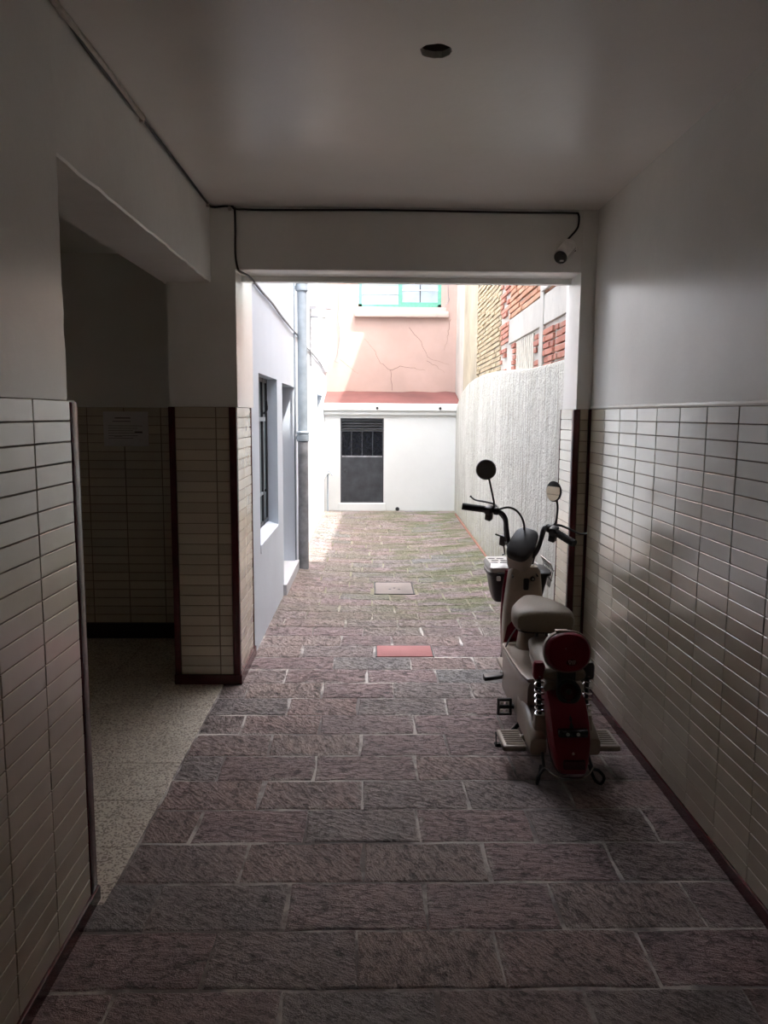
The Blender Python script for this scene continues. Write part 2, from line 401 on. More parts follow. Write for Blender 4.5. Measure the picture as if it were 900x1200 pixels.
# ------------------------------------------------------------------ floor of stone pavers
YF = lambda x, y: 0.0 if y < 5.2 else -0.045*min(1, (y-5.2)/1.4)*min(1, max(0, (12.1-y))/1.5)*max(0, 1-((x-.25)/1.0)**2)
XL, XR, XCL = -0.84, 1.195, -0.72
def xr_yard(y): return 1.22+(y-4.5)*(0.11/7.6)
def edge_l(y): return (-.855 if y < 2.26 else -.81) if y < 4.2 else XCL
def edge_r(y): return XR if y < 4.2 else xr_yard(max(y, 4.5))
mb = MB(); nx, ny = 10, 60
for j in range(ny+1):
    y = -4.2+j*(16.5/ny)
    for i in range(nx+1):
        x = -.86+i*(2.25/nx); mb.v.append((x, y, YF(x, y)-.0036))
for j in range(ny):
    for i in range(nx):
        a = j*(nx+1)+i; mb.f.append((a, a+1, a+nx+2, a+nx+1))
o0 = len(mb.v); mb.box(-.86, 1.39, -4.2, 12.3, -.3, -.08)
floor = struct('floor', mb, 'mortar', 'pale mortar bed between the chiselled stone pavers of passage and yard', 'floor')

PITCH_Y, Y0 = 0.2345, 1.866
rows_exact = {-1: [-.66, -.22, .18, .57, .99], 0: [-.44, -.03, .37, .78], 1: [-.66, -.25, .18, .58, 1.01], 2: [-.42, -.02, .40, .83], 3: [-.63, -.23, .18, .60, 1.04],
              4: [-.43, -.03, .39, .80], 5: [-.63, -.23, .20, .62, 1.03], 6: [-.45, -.04, .36, .77]}
def stone(x0, x1, y0, y1):
    rng = random
    g = .0045; x0 += g; x1 -= g; y0 += g; y1 -= g
    if x1-x0 < .05: return
    n, m = max(2, round((x1-x0)/.11)), 2
    j = lambda a: rng.uniform(-a, a)
    loop = [(x0+(x1-x0)*k/n, y0) for k in range(n)]+[(x1, y0+(y1-y0)*k/m) for k in range(m)] + \
           [(x1-(x1-x0)*k/n, y1) for k in range(n)]+[(x0, y1-(y1-y0)*k/m) for k in range(m)]
    loop = [(x+j(.006), y+j(.005)) for x, y in loop]
    cx, cy = (x0+x1)/2, (y0+y1)/2; dz = j(.0014); tx, ty = j(.005), j(.006)
    top = lambda x, y: YF(x, y)+dz+(x-cx)*tx+(y-cy)*ty
    ins = [(x+(.006 if x < cx else -.006), y+(.006 if y < cy else -.006)) for x, y in loop]
    L = len(loop)
    vs = [(x, y, YF(x, y)-.03) for x, y in loop]+[(x, y, top(x, y)-.0035) for x, y in loop]+[(x, y, top(x, y)+j(.001)) for x, y in ins]
    vs.append((cx, cy, top(cx, cy)+.0015))
    fs = []
    for k in range(L):
        k2 = (k+1) % L
        fs += [(k, k2, L+k2, L+k), (L+k, L+k2, 2*L+k2, 2*L+k), (2*L+k, 2*L+k2, 3*L)]
    b = MB().add(vs, fs)
    return make('stone', b, 'stone', floor, smooth=False, origin=(cx, cy, 0))
for k in range(-5, 44):
    y0 = Y0+k*PITCH_Y; y1 = min(y0+PITCH_Y, 12.1); ym = (y0+y1)/2
    if y1-y0 < .04: continue
    if k in rows_exact: js = rows_exact[k]
    else:
        st = (-.64 if k % 2 else -.43)
        js = [st+.415*i+random.uniform(-.06, .06) for i in range(5)]
    l, r = edge_l(ym), edge_r(ym)-.002
    js = [x for x in js if l+.1 < x < r-.1]
    xs = [l]+js+[r]
    cut = None
    if abs(y0-(Y0+12*PITCH_Y)) < .01: cut = (.043, .402)
    if abs(y0-(Y0+20*PITCH_Y)) < .01 or abs(y0-(Y0+21*PITCH_Y)) < .01: cut = (.040, .392)
    for a, b in zip(xs[:-1], xs[1:]):
        if cut:
            if a < cut[0]: stone(a, min(b, cut[0]), y0, y1)
            if b > cut[1]: stone(max(a, cut[1]), b, y0, y1)
        else: stone(a, b, y0, y1)

# terrazzo floor of the side corridor
mb = MB().box(-2.7, -.82, .4, 5.1, -.3, -.012)
floor_side = struct('floor_corridor', mb, 'grout', 'dark bed under the speckled terrazzo slabs of the side corridor', 'floor')
ys = [2.22, 2.545, 2.873, 3.2, 3.528, 3.864, 4.2, 4.53, 4.86, 5.1]; xsj = [-.812, -1.14, -1.47, -1.80, -2.13, -2.46]
for i in range(len(ys)-1):
    for j_ in range(len(xsj)-1):
        x1, x0 = xsj[j_]-.0015, xsj[j_+1]+.0015
        if ys[i] >= 4.19 and j_ == 0: x1 = -1.09
        if i == 0 and j_ == 0: x1 = -.812
        b = MB().box(x0, x1, ys[i]+.0015, ys[i+1]-.0015, -.05, .001)
        make('terrazzo_slab', b, 'terrazzo', floor_side, origin=((x0+x1)/2, ys[i], 0), bevel=.001)
# thin strip of terrazzo between wall end and pavers
make('terrazzo_slab', MB().box(-.90, -.855, 1.0, 2.22, -.05, -.001), 'terrazzo', floor_side, origin=(-.88, 1.6, 0))

# ------------------------------------------------------------------ walls of the passage
ROW, TOPZ, BASEZ = 0.0572, 1.534, 0.047
NROW = 26
def tile_grid(parent, plane, at, outward, u_edges, mat='tile', rows=NROW, top=TOPZ, jx=.0018):
    """plane 'x': tiles on a wall at X=at, u=Y;  plane 'y': wall at Y=at, u=X. outward: sign of the facing side"""
    cache = {}
    for (u0, u1) in u_edges:
        w = u1-u0
        for r in range(rows):
            z1 = top-r*ROW-jx; z0 = top-(r+1)*ROW+jx
            key = round(w, 3)
            uc = (u0+u1)/2; zc = (z0+z1)/2; t = .009
            if key not in cache:
                bm = bmesh.new(); bmesh.ops.create_cube(bm, size=1)
                hw, hh = w/2-.0028, (z1-z0)/2
                for v in bm.verts:
                    a, b_, c = v.co
                    if plane == 'x': v.co = Vector((a*t, b_*2*hw, c*2*hh))
                    else: v.co = Vector((a*2*hw, b_*t, c*2*hh))
                sel = [e for e in bm.edges if all((q.co.x if plane == 'x' else q.co.y)*outward > 0 for q in e.verts)]
                bmesh.ops.bevel(bm, geom=sel, offset=.0011, segments=1, affect='EDGES')
                me = bpy.data.meshes.new('tile'); bm.to_mesh(me); bm.free(); me.materials.append(MAT[mat]); cache[key] = me
            o = bpy.data.objects.new('tile', cache[key]); COL.objects.link(o); o.parent = parent
            cen = Vector((at-outward*t/2, uc, zc)) if plane == 'x' else Vector((uc, at-outward*t/2, zc))
            jit = .0006
            o.location = cen-Vector(parent['_org'])
            o.rotation_euler = (0, 0, random.uniform(-.005, .005)) if plane == 'x' else (random.uniform(-.005, .005), 0, 0)

# right wall
mb = MB().box(XR-.004+.0, XR+.35, -4.2, 4.5, -.3, 2.66)
wall_right = struct('wall_right', mb, 'plaster', 'long passage wall of smooth grey plaster above a cream tile dado', 'wall')
make('grout_bed', MB().box(XR-.0065, XR+.05, -4.2, 4.2, 0, TOPZ), 'grout', wall_right)
tile_grid(wall_right, 'x', XR-.010, -1, [(2.248+.24*k, min(2.248+.24*(k+1), 4.185)) for k in range(-3, 9) if 2.248+.24*k < 4.15])
mb = MB()
for k in range(-14, -3):
    for r in range(NROW):
        mb.box(XR-.010, XR, 2.248+.24*k+.0018, 2.248+.24*(k+1)-.0018, TOPZ-(r+1)*ROW+.0018, TOPZ-r*ROW-.0018)
o = make('tile_field', mb, 'tile', wall_right); o['kind'] = 'stuff'
# rounded plaster lip above the tile dado
make('plaster_lip', MB().tube([(XR-.002, -4.2, TOPZ+.008), (XR-.002, 4.2, TOPZ+.008)], .010, 8), 'plaster', wall_right, smooth=True)
struct('baseboard_right', MB().box(XR-.016, XR+.01, -4.2, 4.205, -.02, BASEZ), 'maroon', 'maroon skirting strip under the long tiled passage wall', 'baseboard', bevel=.003)

# left wall near the camera with lintel over the side opening
mb = MB().box(-1.09, XL-.004, -4.2, 2.245, -.3, TOPZ).box(-1.09, XL, -4.2, 2.18, TOPZ, 2.66)
wall_left = struct('wall_left', mb, 'plaster', 'plastered wall with tile dado ending at the side corridor opening', 'wall')
# chipped plaster corner
b = MB(); lo = []
for i in range(15):
    z = TOPZ+.004+i*(2.185-TOPZ)/14; e = 2.184+random.uniform(0, .012)-(.002 if i == 0 else 0)
    lo.append([(-1.0, e-.06, z), (XL-.0008, e-.06, z), (XL-.0008, e-.008, z), (XL-.010, e, z), (-1.0, e, z)])
make('plaster_edge', b.loft(lo), 'plaster', wall_left)
make('grout_bed', MB().box(-.90, XL-.0035+.0, 0.9, 2.2, 0, TOPZ), 'grout', wall_left)
tile_grid(wall_left, 'x', XL, 1, [(2.2-.24*(k+1), 2.2-.24*k) for k in range(5)])
mb = MB()
for k in range(5, 14):
    for r in range(NROW):
        mb.box(XL-.010, XL, 2.2-.24*(k+1)+.0018, 2.2-.24*k-.0018, TOPZ-(r+1)*ROW+.0018, TOPZ-r*ROW-.0018)
o = make('tile_field', mb, 'tile', wall_left); o['kind'] = 'stuff'
make('corner_strip', MB().rbox(-.90, XL+.002, 2.203, 2.255, 0, TOPZ-.004, .006), 'maroon', wall_left, smooth=True)
make('end_face', MB().box(-1.09, -.90, 2.2, 2.25, 0, TOPZ), 'tile', wall_left)
struct('baseboard_left', MB().box(XL-.02, XL+.008, -4.2, 2.258, -.02, BASEZ), 'maroon', 'maroon skirting under the tiled wall beside the corridor opening', 'baseboard', bevel=.003)
# lintel with an uneven lower arris
b = MB(); lo = []
for i in range(25):
    y = 2.1805+i*(4.25-2.1805)/24; d = random.uniform(-.004, .004)
    lo.append([(XL, y, 2.66), (XL, y, 2.187+d), (XL-.006, y, 2.181+d), (-1.09, y, 2.180), (-1.09, y, 2.66)])
struct('wall_lintel', b.loft(lo), 'plaster', 'plaster lintel spanning the side corridor opening', 'lintel', smooth=True)

# pillars
mb = MB().box(-1.073, -.735, 4.205, 4.77, -.3, TOPZ).box(-1.073, -.712, 4.205, 4.77, TOPZ, 2.66)
pil_l = struct('wall_pillar_left', mb, 'plaster', 'plastered pillar with maroon tile corners between corridor and yard', 'pillar')
make('grout_bed', MB().box(-1.07, -.727, 4.197, 4.75, 0, TOPZ), 'grout', pil_l)
tile_grid(pil_l, 'y', 4.193, -1, [(-1.046, -.828), (-.828, -.756)])
tile_grid(pil_l, 'x', -.720, 1, [(4.225, 4.465), (4.465, 4.705)])
make('corner_strip', MB().rbox(-1.08, -1.047, 4.185, 4.8, 0, TOPZ, .005), 'maroon', pil_l, smooth=True)
make('corner_strip', MB().rbox(-.755, -.716, 4.185, 4.224, 0, TOPZ, .006), 'maroon', pil_l, smooth=True)
make('corner_strip', MB().rbox(-.76, -.716, 4.707, 4.72, 0, TOPZ, .003), 'maroon', pil_l, smooth=True)
make('skirting', MB().box(-1.083, -.709, 4.178, 4.735, -.02, BASEZ+.01), 'maroon', pil_l, bevel=.003)
mb = MB().box(1.112, 1.4, 4.205, 4.5, -.3, 2.66)
pil_r = struct('wall_pillar_right', mb, 'plaster', 'slim plastered pillar with maroon tile corner beside the scooter', 'pillar')
make('grout_bed', MB().box(1.105, 1.3, 4.197, 4.495, 0, TOPZ), 'grout', pil_r)
tile_grid(pil_r, 'y', 4.193, -1, [(1.130, 1.178)])
tile_grid(pil_r, 'x', 1.098, -1, [(4.225, 4.480)])
make('corner_strip', MB().rbox(1.095, 1.129, 4.185, 4.224, 0, TOPZ, .006), 'maroon', pil_r, smooth=True)
make('corner_strip', MB().rbox(1.178, 1.198, 4.180, 4.2, 0, TOPZ, .003), 'maroon', pil_r, smooth=True)
make('corner_strip', MB().rbox(1.096, 1.13, 4.482, 4.497, 0, TOPZ, .003), 'maroon', pil_r, smooth=True)
make('skirting', MB().box(1.092, 1.2, 4.178, 4.497, -.02, BASEZ+.01), 'maroon', pil_r, bevel=.003)
# beam over the way to the yard
mb = MB().rbox(-.85, 1.25, 4.208, 4.46, 2.25, 2.70, .008)
beam = struct('wall_beam', mb, 'plaster', 'plain plaster beam spanning the passage mouth under the ceiling', 'beam', smooth=True)
make('lower_lip', MB().box(-.75, 1.14, 4.405, 4.455, 2.222, 2.256), 'plaster', beam)

# side corridor
mb = MB().box(-2.7, -1.06, 5.1, 5.3, -.3, 2.66)
wcb = struct('wall_corridor_back', mb, 'plaster', 'plastered wall with tile dado closing the side corridor', 'wall')
make('grout_bed', MB().box(-2.6, -1.06, 5.094, 5.2, 0, TOPZ), 'grout', wcb)
tile_grid(wcb, 'y', 5.090, -1, [(-1.361-.2385*(k+1), -1.361-.2385*k) for k in range(-1, 4)], rows=25)
make('skirting', MB().box(-2.6, -1.06, 5.075, 5.2, -.02, .104), 'blackbase', wcb)
struct('wall_corridor_far', MB().box(-2.75, -2.55, .3, 5.3, -.3, 2.66), 'plaster', 'plain plastered wall along the far side of the corridor', 'wall')
struct('wall_corridor_front', MB().box(-2.75, -1.0, .3, .5, -.3, 2.66), 'plaster', 'plain plastered wall at the street end of the corridor', 'wall')
struct('ceiling_corridor', MB().box(-2.75, -1.05, .3, 5.3, 2.5, 2.68), 'plaster', 'low plaster ceiling of the side corridor', 'ceiling')

# ceiling with the open lamp hole
HC, HR = (0.19, 2.448), .047
bm = bmesh.new()
outer = [bm.verts.new((x, y, 2.57)) for x, y in ((-.95, -4.2), (1.4, -4.2), (1.4, 4.3), (-.95, 4.3))]
inner = [bm.verts.new((HC[0]+math.cos(2*math.pi*i/28)*HR*random.uniform(.94, 1.06), HC[1]+math.sin(2*math.pi*i/28)*HR*random.uniform(.94, 1.06), 2.57)) for i in range(28)]
es = [bm.edges.new((outer[i], outer[(i+1) % 4])) for i in range(4)]+[bm.edges.new((inner[i], inner[(i+1) % 28])) for i in range(28)]
bmesh.ops.triangle_fill(bm, edges=es, use_beauty=True)
ext = bmesh.ops.extrude_edge_only(bm, edges=es[4:])
for v in [g for g in ext['geom'] if isinstance(g, bmesh.types.BMVert)]: v.co.z += .02
bm.normal_update()
mb = MB(); mb.bm(bm)
mb.box(-.95, 1.4, -4.2, HC[1]-.1, 2.61, 2.70).box(-.95, 1.4, HC[1]+.1, 4.3, 2.61, 2.70)
ceil = struct('ceiling', mb, 'ceiling', 'smooth off-white plaster ceiling of the passage', 'ceiling')
b = MB(); seg = 24
lo = [[(HC[0]+math.cos(2*math.pi*i/seg)*r_, HC[1]+math.sin(2*math.pi*i/seg)*r_, z) for i in range(seg)] for r_, z in ((.060, 2.588), (.060, 2.64))]
b.loft(lo, cap=False); b.f.append(tuple(range(len(b.v)-seg, len(b.v))))
jb = tag(make('ceiling_box', b, 'hole', smooth=True, origin=(HC[0], HC[1], 2.58)), 'dark empty lamp hole let into the passage ceiling', 'electrical box')
make('wire_stub', MB().tube([(HC[0]-.02, HC[1]+.01, 2.638), (HC[0]-.005, HC[1], 2.605), (HC[0]+.02, HC[1]-.01, 2.61)], .003, 6, 5), 'black', jb)

# street end of the passage behind the camera, with its metal gate shut
GX0, GX1, GZ = -.08, .52, 2.1
struct('wall_rear', MB().box(-1.0, GX0, -4.3, -4.0, -.3, 2.68).box(GX1, 1.5, -4.3, -4.0, -.3, 2.68).box(GX0, GX1, -4.3, -4.0, GZ, 2.68), 'plaster', 'plaster wall around the street gate of the passage', 'wall')
b = MB().box(GX0-.02, GX1+.02, -4.02, -3.97, -.01, GZ+.02)
drr = struct('door_2', b, 'steel_black', 'black metal street gate shut at the end of the passage', 'door')
make('handle', MB().tube([(GX1-.08, -3.975, .95), (GX1-.08, -3.93, .97), (GX1-.08, -3.93, 1.13), (GX1-.08, -3.975, 1.15)], .012, 8), 'chrome', drr)
struct('street', MB().box(-14, 14, -16, -4.25, -.3, -.005), 'pvc', 'street outside the gate of the passage', 'street')
struct('wall_street_house', MB().box(-14, 14, -16.3, -13, -.3, 5.0), 'white_wall', 'pale house across the street from the gate', 'building')

# building mass above the passage (its rear face rises over the yard)
struct('wall_upper_building', MB().box(-3.0, 3.4, -4.3, 4.47, 2.70, 9.5).box(1.4, 3.4, -4.3, 4.49, -.3, 2.75).box(-3.0, -2.72, -4.3, 5.0, -.3, 2.75).box(-2.8, -1.05, -4.3, .32, -.3, 2.72), 'blue_wall', 'upper storeys of the building over the passage', 'building')

# ------------------------------------------------------------------ yard: left wall with openings
W1 = (5.06, 6.05, .64, 1.76); D2_ = (6.40, 7.42, .085, 1.75); W3 = (10.57, 11.7, 1.44, 1.77)
mb = MB(); xa, xb = -1.05, XCL; ztop = 6.3
def wall_y(y0, y1, z0, z1): mb.box(xa, xb, y0, y1, z0, z1)
wall_y(4.718, W1[0], -.3, ztop); wall_y(W1[0], W1[1], -.3, W1[2]-.04); wall_y(W1[0], W1[1], W1[3], ztop)
wall_y(W1[1], D2_[0], -.3, ztop); wall_y(D2_[0], D2_[1], -.3, -.02); wall_y(D2_[0], D2_[1], D2_[3], ztop)
wall_y(D2_[1], W3[0], -.3, ztop); wall_y(W3[0], W3[1], -.3, W3[2]); wall_y(W3[0], W3[1], W3[3], ztop); wall_y(W3[1], 13.1, -.3, ztop)
wyl = struct('wall_yard_left', mb, 'blue_wall', 'tall pale blue-white yard wall with window niche and doorway', 'wall')
make('back_panel', MB().box(-1.6, -1.04, 5.32, 12.0, -.2, 2.6), 'concrete', wyl)
# sloping sill, window frame, glass
b = MB().loft([[(-.90, W1[0]-.002, W1[2]-.06), (XCL+.004, W1[0]-.002, W1[2]-.06), (XCL+.004, W1[0]-.002, W1[2]-.005), (-.90, W1[0]-.002, W1[2]+.06)],
               [(-.90, W1[1]+.002, W1[2]-.06), (XCL+.004, W1[1]+.002, W1[2]-.06), (XCL+.004, W1[1]+.002, W1[2]-.005), (-.90, W1[1]+.002, W1[2]+.06)]])
make('sill', b, 'blue_wall', wyl)
w1 = empty('window_1', (-.87, (W1[0]+W1[1])/2, W1[2]+.02)); tag(w1, 'black steel casement window in the niche of the pale blue wall', 'window', kind='structure')
xf = -.812
fr = MB().box(xf-.015, xf+.015, W1[0], W1[0]+.03, W1[2], W1[3]).box(xf-.015, xf+.015, W1[1]-.035, W1[1], W1[2], W1[3]).box(xf-.015, xf+.015, W1[0], W1[1], W1[3]-.03, W1[3]).box(xf-.015, xf+.015, W1[0], W1[1], W1[2]+.03, W1[2]+.06)
make('frame', fr, 'steel_black', w1)
make('mullion', MB().box(xf-.013, xf+.018, 5.78, 5.815, W1[2]+.03, W1[3]), 'steel_black', w1)
make('transom_bar', MB().box(xf-.013, xf+.028, W1[0], W1[1]-.2, 1.445, 1.475), 'zinc', w1)
make('transom_bar', MB().box(xf-.013, xf+.015, W1[0], W1[1]-.2, .90, .92), 'zinc', w1)
make('latch', MB().tube([(xf+.02, 5.80, 1.50), (xf+.045, 5.81, 1.53), (xf+.04, 5.80, 1.60)], .008, 6, 3), 'steel_black', w1)
for ya, yb_ in ((W1[0]+.03, 5.78), (5.815, W1[1]-.035)):
    for za, zb in ((W1[2]+.06, .9), (.92, 1.445), (1.475, W1[3]-.03)): make('pane', MB().box(xf-.004, xf+.002, ya, yb_, za, zb), 'pane', w1)
# doorway with step
d2 = empty('door_3', (-.95, 6.9, 0)); tag(d2, 'recessed doorway with a concrete step in the yard wall', 'door', kind='structure')
make('leaf', MB().box(-1.0, -.96, D2_[0], D2_[1], .08, D2_[3]), 'steel_black', d2)
make('step', MB().rbox(-1.04, -.690, D2_[0]-.05, D2_[1]+.06, -.04, .085, .006), 'kerb', d2)
# small high window
w3 = empty('window_2', (-.85, 11.1, 1.6)); tag(w3, 'small high window niche near the white shed', 'window', kind='structure')
make('pane', MB().box(-.90, -.89, W3[0], W3[1], W3[2], W3[3]), 'pane', w3)
make('frame', MB().box(-.90, -.87, W3[0], W3[0]+.04, W3[2], W3[3]).box(-.90, -.87, 11.1, 11.13, W3[2], W3[3]).box(-.90, -.87, W3[0], W3[1], W3[2], W3[2]+.03), 'steel_black', w3)

# downpipe
px_, py_ = -.650, 7.52
dp = empty('downpipe', (px_, py_, 0)); tag(dp, 'grey round rainwater downpipe with collars standing against the yard wall', 'pipe')
make('lower_pipe', MB().tube([(px_, py_, -.01), (px_, py_, 1.27)], .050, 20), 'pvc', dp, smooth=True)
make('upper_pipe', MB().tube([(px_, py_, 1.25), (px_, py_, 6.2)], .047, 20), 'zinc', dp, smooth=True)
for z in (1.27, 2.68, 4.2):
    make('collar', MB().disc((px_, py_, z), (0, 0, 1), .060, .085, 20).disc((px_, py_, z+.05), (0, 0, 1), .064, .03, 20), 'zinc', dp, smooth=True)
    make('wall_bracket', MB().box(-.7195, px_-.03, py_-.012, py_+.012, z-.015, z+.015), 'zinc', dp)
# thin conduit beside the pipe
tag(make('conduit', MB().tube([(-.711, 7.38, .1), (-.711, 7.38, 6.2)], .008, 8), 'zinc', smooth=True, origin=(-.711, 7.38, .1)), 'thin grey conduit running up the wall beside the downpipe', 'conduit')

# wall lamp bracket
lx, ly = -.705, 9.3
lb = empty('wall_lamp', (lx, ly, 2.7)); tag(lb, 'bare bulb under a small metal arm high on the yard wall', 'lamp')
make('conduit', MB().tube([(lx, ly, 2.06), (lx, ly, 2.73)], .010, 8), 'pvc', lb, smooth=True)
make('arm', MB().box(lx-.01, -.462, ly-.02, ly+.02, 2.715, 2.752), 'pvc', lb)
make('holder', MB().tube([(lx, ly, 2.635), (-.62, ly, 2.635)], .014, 10), 'pvc', lb, smooth=True)
b = MB().loft([[(-.625+t, ly+math.cos(a)*r, 2.637+math.sin(a)*r) for a in [2*math.pi*k/14 for k in range(14)]] for t, r in ((0, .013), (.02, .02), (.05, .034), (.075, .036), (.10, .024), (.108, .005))])
make('bulb', b, 'white_plastic', lb, smooth=True)

# cable along the yard wall
pth = [(-.712, 4.78, 2.30), (-.708, 5.2, 2.285), (-.71, 5.5, 2.29), (-.706, 5.77, 2.283), (-.71, 6.3, 2.27), (-.706, 7.0, 2.255), (-.708, 7.7, 2.252), (-.706, 8.4, 2.23), (-.71, 9.48, 2.232), (-.706, 10.3, 2.22), (-.71, 11.2, 2.21), (-.708, 12.0, 2.16), (-.71, 12.85, 2.17)]
tag(make('wall_cable', MB().tube(pth, .008, 7, 5), 'pvc', smooth=True, origin=pth[0]), 'dark cable sagging along the pale yard wall behind the downpipe', 'cable')
tag(make('hanging_wire', MB().tube([(-.705, 8.1, 2.66), (-.66, 9.0, 2.72), (-.66, 9.8, 2.95), (-.70, 10.6, 3.5)], .004, 6, 5), 'pvc', smooth=True, origin=(-.705, 8.1, 2.66)), 'thin loose wire curling up behind the downpipe collar', 'wire')

# ------------------------------------------------------------------ yard: back shed wall
DX0, DX1, DZ0, DZ1 = -.463, .210, .122, 1.440
mb = MB()
for a in ((-.75, DX0, -.3, 1.60), (DX1, 1.42, -.3, 1.60), (DX0, DX1, -.3, DZ0), (DX0, DX1, DZ1, 1.60)): mb.box(a[0], a[1], 12.1, 12.25, a[2], a[3])
wb = struct('wall_yard_back', mb, 'white_wall', 'low white shed wall with a black metal door closing the yard', 'wall')
make('cornice', MB().box(-.72, 1.42, 12.02, 12.2, 1.555, 1.668).box(-.72, 1.42, 12.055, 12.2, 1.49, 1.56), 'white_wall', wb, bevel=.008)
for hx in (.105, 1.075): make('spout', MB().disc((hx, 12.02, 1.596), (0, 1, 0), .020, .03, 14), 'black', wb, smooth=True)
make('threshold', MB().rbox(DX0-.03, DX1+.03, 12.075, 12.2, -.03, .115, .008), 'white_wall', wb)
make('door_light_stop', MB().box(DX0-.05, DX1+.05, 12.2, 12.24, 0, 1.5), 'white_wall', wb)  # unseen backing panel added to stop light leaking round the door panes
dr = empty('door_1', ((DX0+DX1)/2, 12.12, DZ0)); tag(dr, 'black metal door with louvred top and glazed panes in the white shed', 'door', kind='structure')
yd = 12.13
make('frame', MB().box(DX0, DX0+.022, yd-.025, yd+.03, DZ0, DZ1).box(DX1-.022, DX1, yd-.025, yd+.03, DZ0, DZ1).box(DX0, DX1, yd-.025, yd+.03, DZ1-.02, DZ1).box(DX0, DX1, yd-.025, yd+.03, DZ0, DZ0+.02), 'steel_black', dr)
make('lower_panel', MB().box(DX0+.02, DX1-.02, yd-.01, yd+.01, DZ0+.02, .835), 'steel_black', dr)
make('middle_rail', MB().box(DX0+.02, DX1-.02, yd-.018, yd+.01, .835, .858), 'pvc', dr)
make('top_rail', MB().box(DX0+.02, DX1-.02, yd-.016, yd+.01, 1.232, 1.25), 'steel_black', dr)
for i in range(4):
    z = 1.27+i*.042
    make('louvre', MB().loft([[(x, yd-.03, z), (x, yd-.026, z-.004), (x, yd+.012, z+.030), (x, yd+.008, z+.034)] for x in (DX0+.02, DX1-.02)]), 'steel_black', dr)
xs_ = [DX0+.02, DX0+.17, DX0+.335, DX0+.50, DX1-.02]
for i in range(4): make('pane', MB().box(xs_[i]-.004, xs_[i+1]+.004, yd-.002, yd+.004, .858, 1.232), 'darkglass', dr)
for i in range(1, 4): make('muntin', MB().box(xs_[i]-.007, xs_[i]+.007, yd-.014, yd+.01, .858, 1.232), 'steel_black', dr)
make('lock_plate', MB().disc((DX0+.075, yd-.013, .615), (0, 1, 0), .035, .008, 18), 'steel_black', dr, smooth=True)
make('lock', MB().disc((DX0+.075, yd-.022, .615), (0, 1, 0), .016, .02, 12), 'black', dr, smooth=True)
# floor-level drain, thin post and hose by the corner
tag(make('wall_drain', MB().disc((.43, 12.085, .028), (0, 1, 0), .026, .04, 16).ring((.43, 12.066, .028), (0, 1, 0), .026, .006, 16, 6), 'black', smooth=True, origin=(.43, 12.08, 0)), 'small black drain spout at the foot of the white shed wall', 'drain')
gp = empty('water_pipe', (-.655, 11.96, 0)); tag(gp, 'thin grey standpipe with tap in the corner left of the shed door'.replace(' left of', ' beside'), 'pipe')
make('riser', MB().tube([(-.655, 11.96, -.01), (-.655, 11.96, .56)], .010, 8), 'zinc', gp, smooth=True)
make('tap', MB().tube([(-.66, 11.97, .55), (-.645, 11.93, .585), (-.60, 11.90, .60), (-.58, 11.88, .57)], .013, 8, 4).disc((-.63, 11.92, .625), (0, 0, 1), .02, .012, 12), 'zinc', gp, smooth=True)
make('hose', MB().tube([(-.60, 11.90, .585), (-.66, 11.7, .60), (-.70, 11.3, .50), (-.705, 10.9, .36), (-.70, 10.6, .18)], .006, 6, 5), 'sleeve', gp, smooth=True)

# shed roof
b = MB(); lo = []
for i in range(13):
    x = -.72+i*2.14/12; d = random.uniform(-.008, .008)
    lo.append([(x, 12.06, 1.655), (x, 12.06, 1.675+d*.5), (x, 12.2, 1.72+d), (x, 12.95, 1.885+d*1.5), (x, 12.95, 1.62)])
struct('roof_shed', b.loft(lo), 'red_paint', 'red sealed lean-to roof of the white shed', 'roof', smooth=True)

# pink building behind
WX0, WX1, WZ0, WZ1, WM = -.20, 1.145, 3.225, 4.3, .476
mb = MB()
for a in ((-1.5, WX0, 1.0, 8.0), (WX1, 4.5, 1.0, 8.0), (WX0, WX1, 1.0, WZ0), (WX0, WX1, WZ1, 8.0)): mb.box(a[0], a[1], 12.9, 13.4, a[2], a[3])
wp = struct('wall_pink_building', mb, 'pink_wall', 'cracked pink house wall rising behind the white shed', 'wall')
make('window_sill', MB().rbox(-.26, 1.262, 12.81, 12.95, 3.065, 3.16, .012), 'sill_pink', wp, smooth=True)
make('plaster_band', MB().box(WX0-.02, WX1+.08, 12.885, 12.92, 3.16, WZ0+.005), 'sill_pink', wp)
w4 = empty('window_3', ((WX0+WX1)/2, 12.95, WZ0)); tag(w4, 'sea green framed window with louvred panes in the pink house wall', 'window', kind='structure')
yw = 12.93
make('frame', MB().box(WX0, WX0+.055, yw-.03, yw+.03, WZ0, WZ1).box(WX1-.055, WX1, yw-.03, yw+.03, WZ0, WZ1).box(WX0, WX1, yw-.03, yw+.03, WZ0, WZ0+.05).box(WX0, WX1, yw-.03, yw+.03, WZ1-.05, WZ1), 'green', w4)
make('mullion', MB().box(WM-.03, WM+.03, yw-.035, yw+.03, WZ0, WZ1), 'green', w4)
make('curtain_back', MB().box(WX0, WX1, yw+.06, yw+.08, WZ0, WZ1), 'pane', w4)
for i in range(6):
    z = WZ0+.052+i*.155; make('louvre', MB().loft([[(x, yw-.012, z), (x, yw-.006, z-.002), (x, yw+.014, z+.152), (x, yw+.008, z+.154)] for x in (WX0+.055, WM-.03)]), 'louvre', w4)
make('sash', MB().box(WM+.03, WX1-.055, yw-.02, yw+.01, WZ0+.05, WZ0+.085), 'green', w4)
xm = .80
for a_, b_ in ((WM+.03, xm-.008), (xm+.008, WX1-.055)):
    for z0_, z1_ in ((WZ0+.085, WZ0+.27), (WZ0+.285, WZ1-.05)): make('pane', MB().box(a_, b_, yw-.006, yw, z0_, z1_), 'pane', w4)
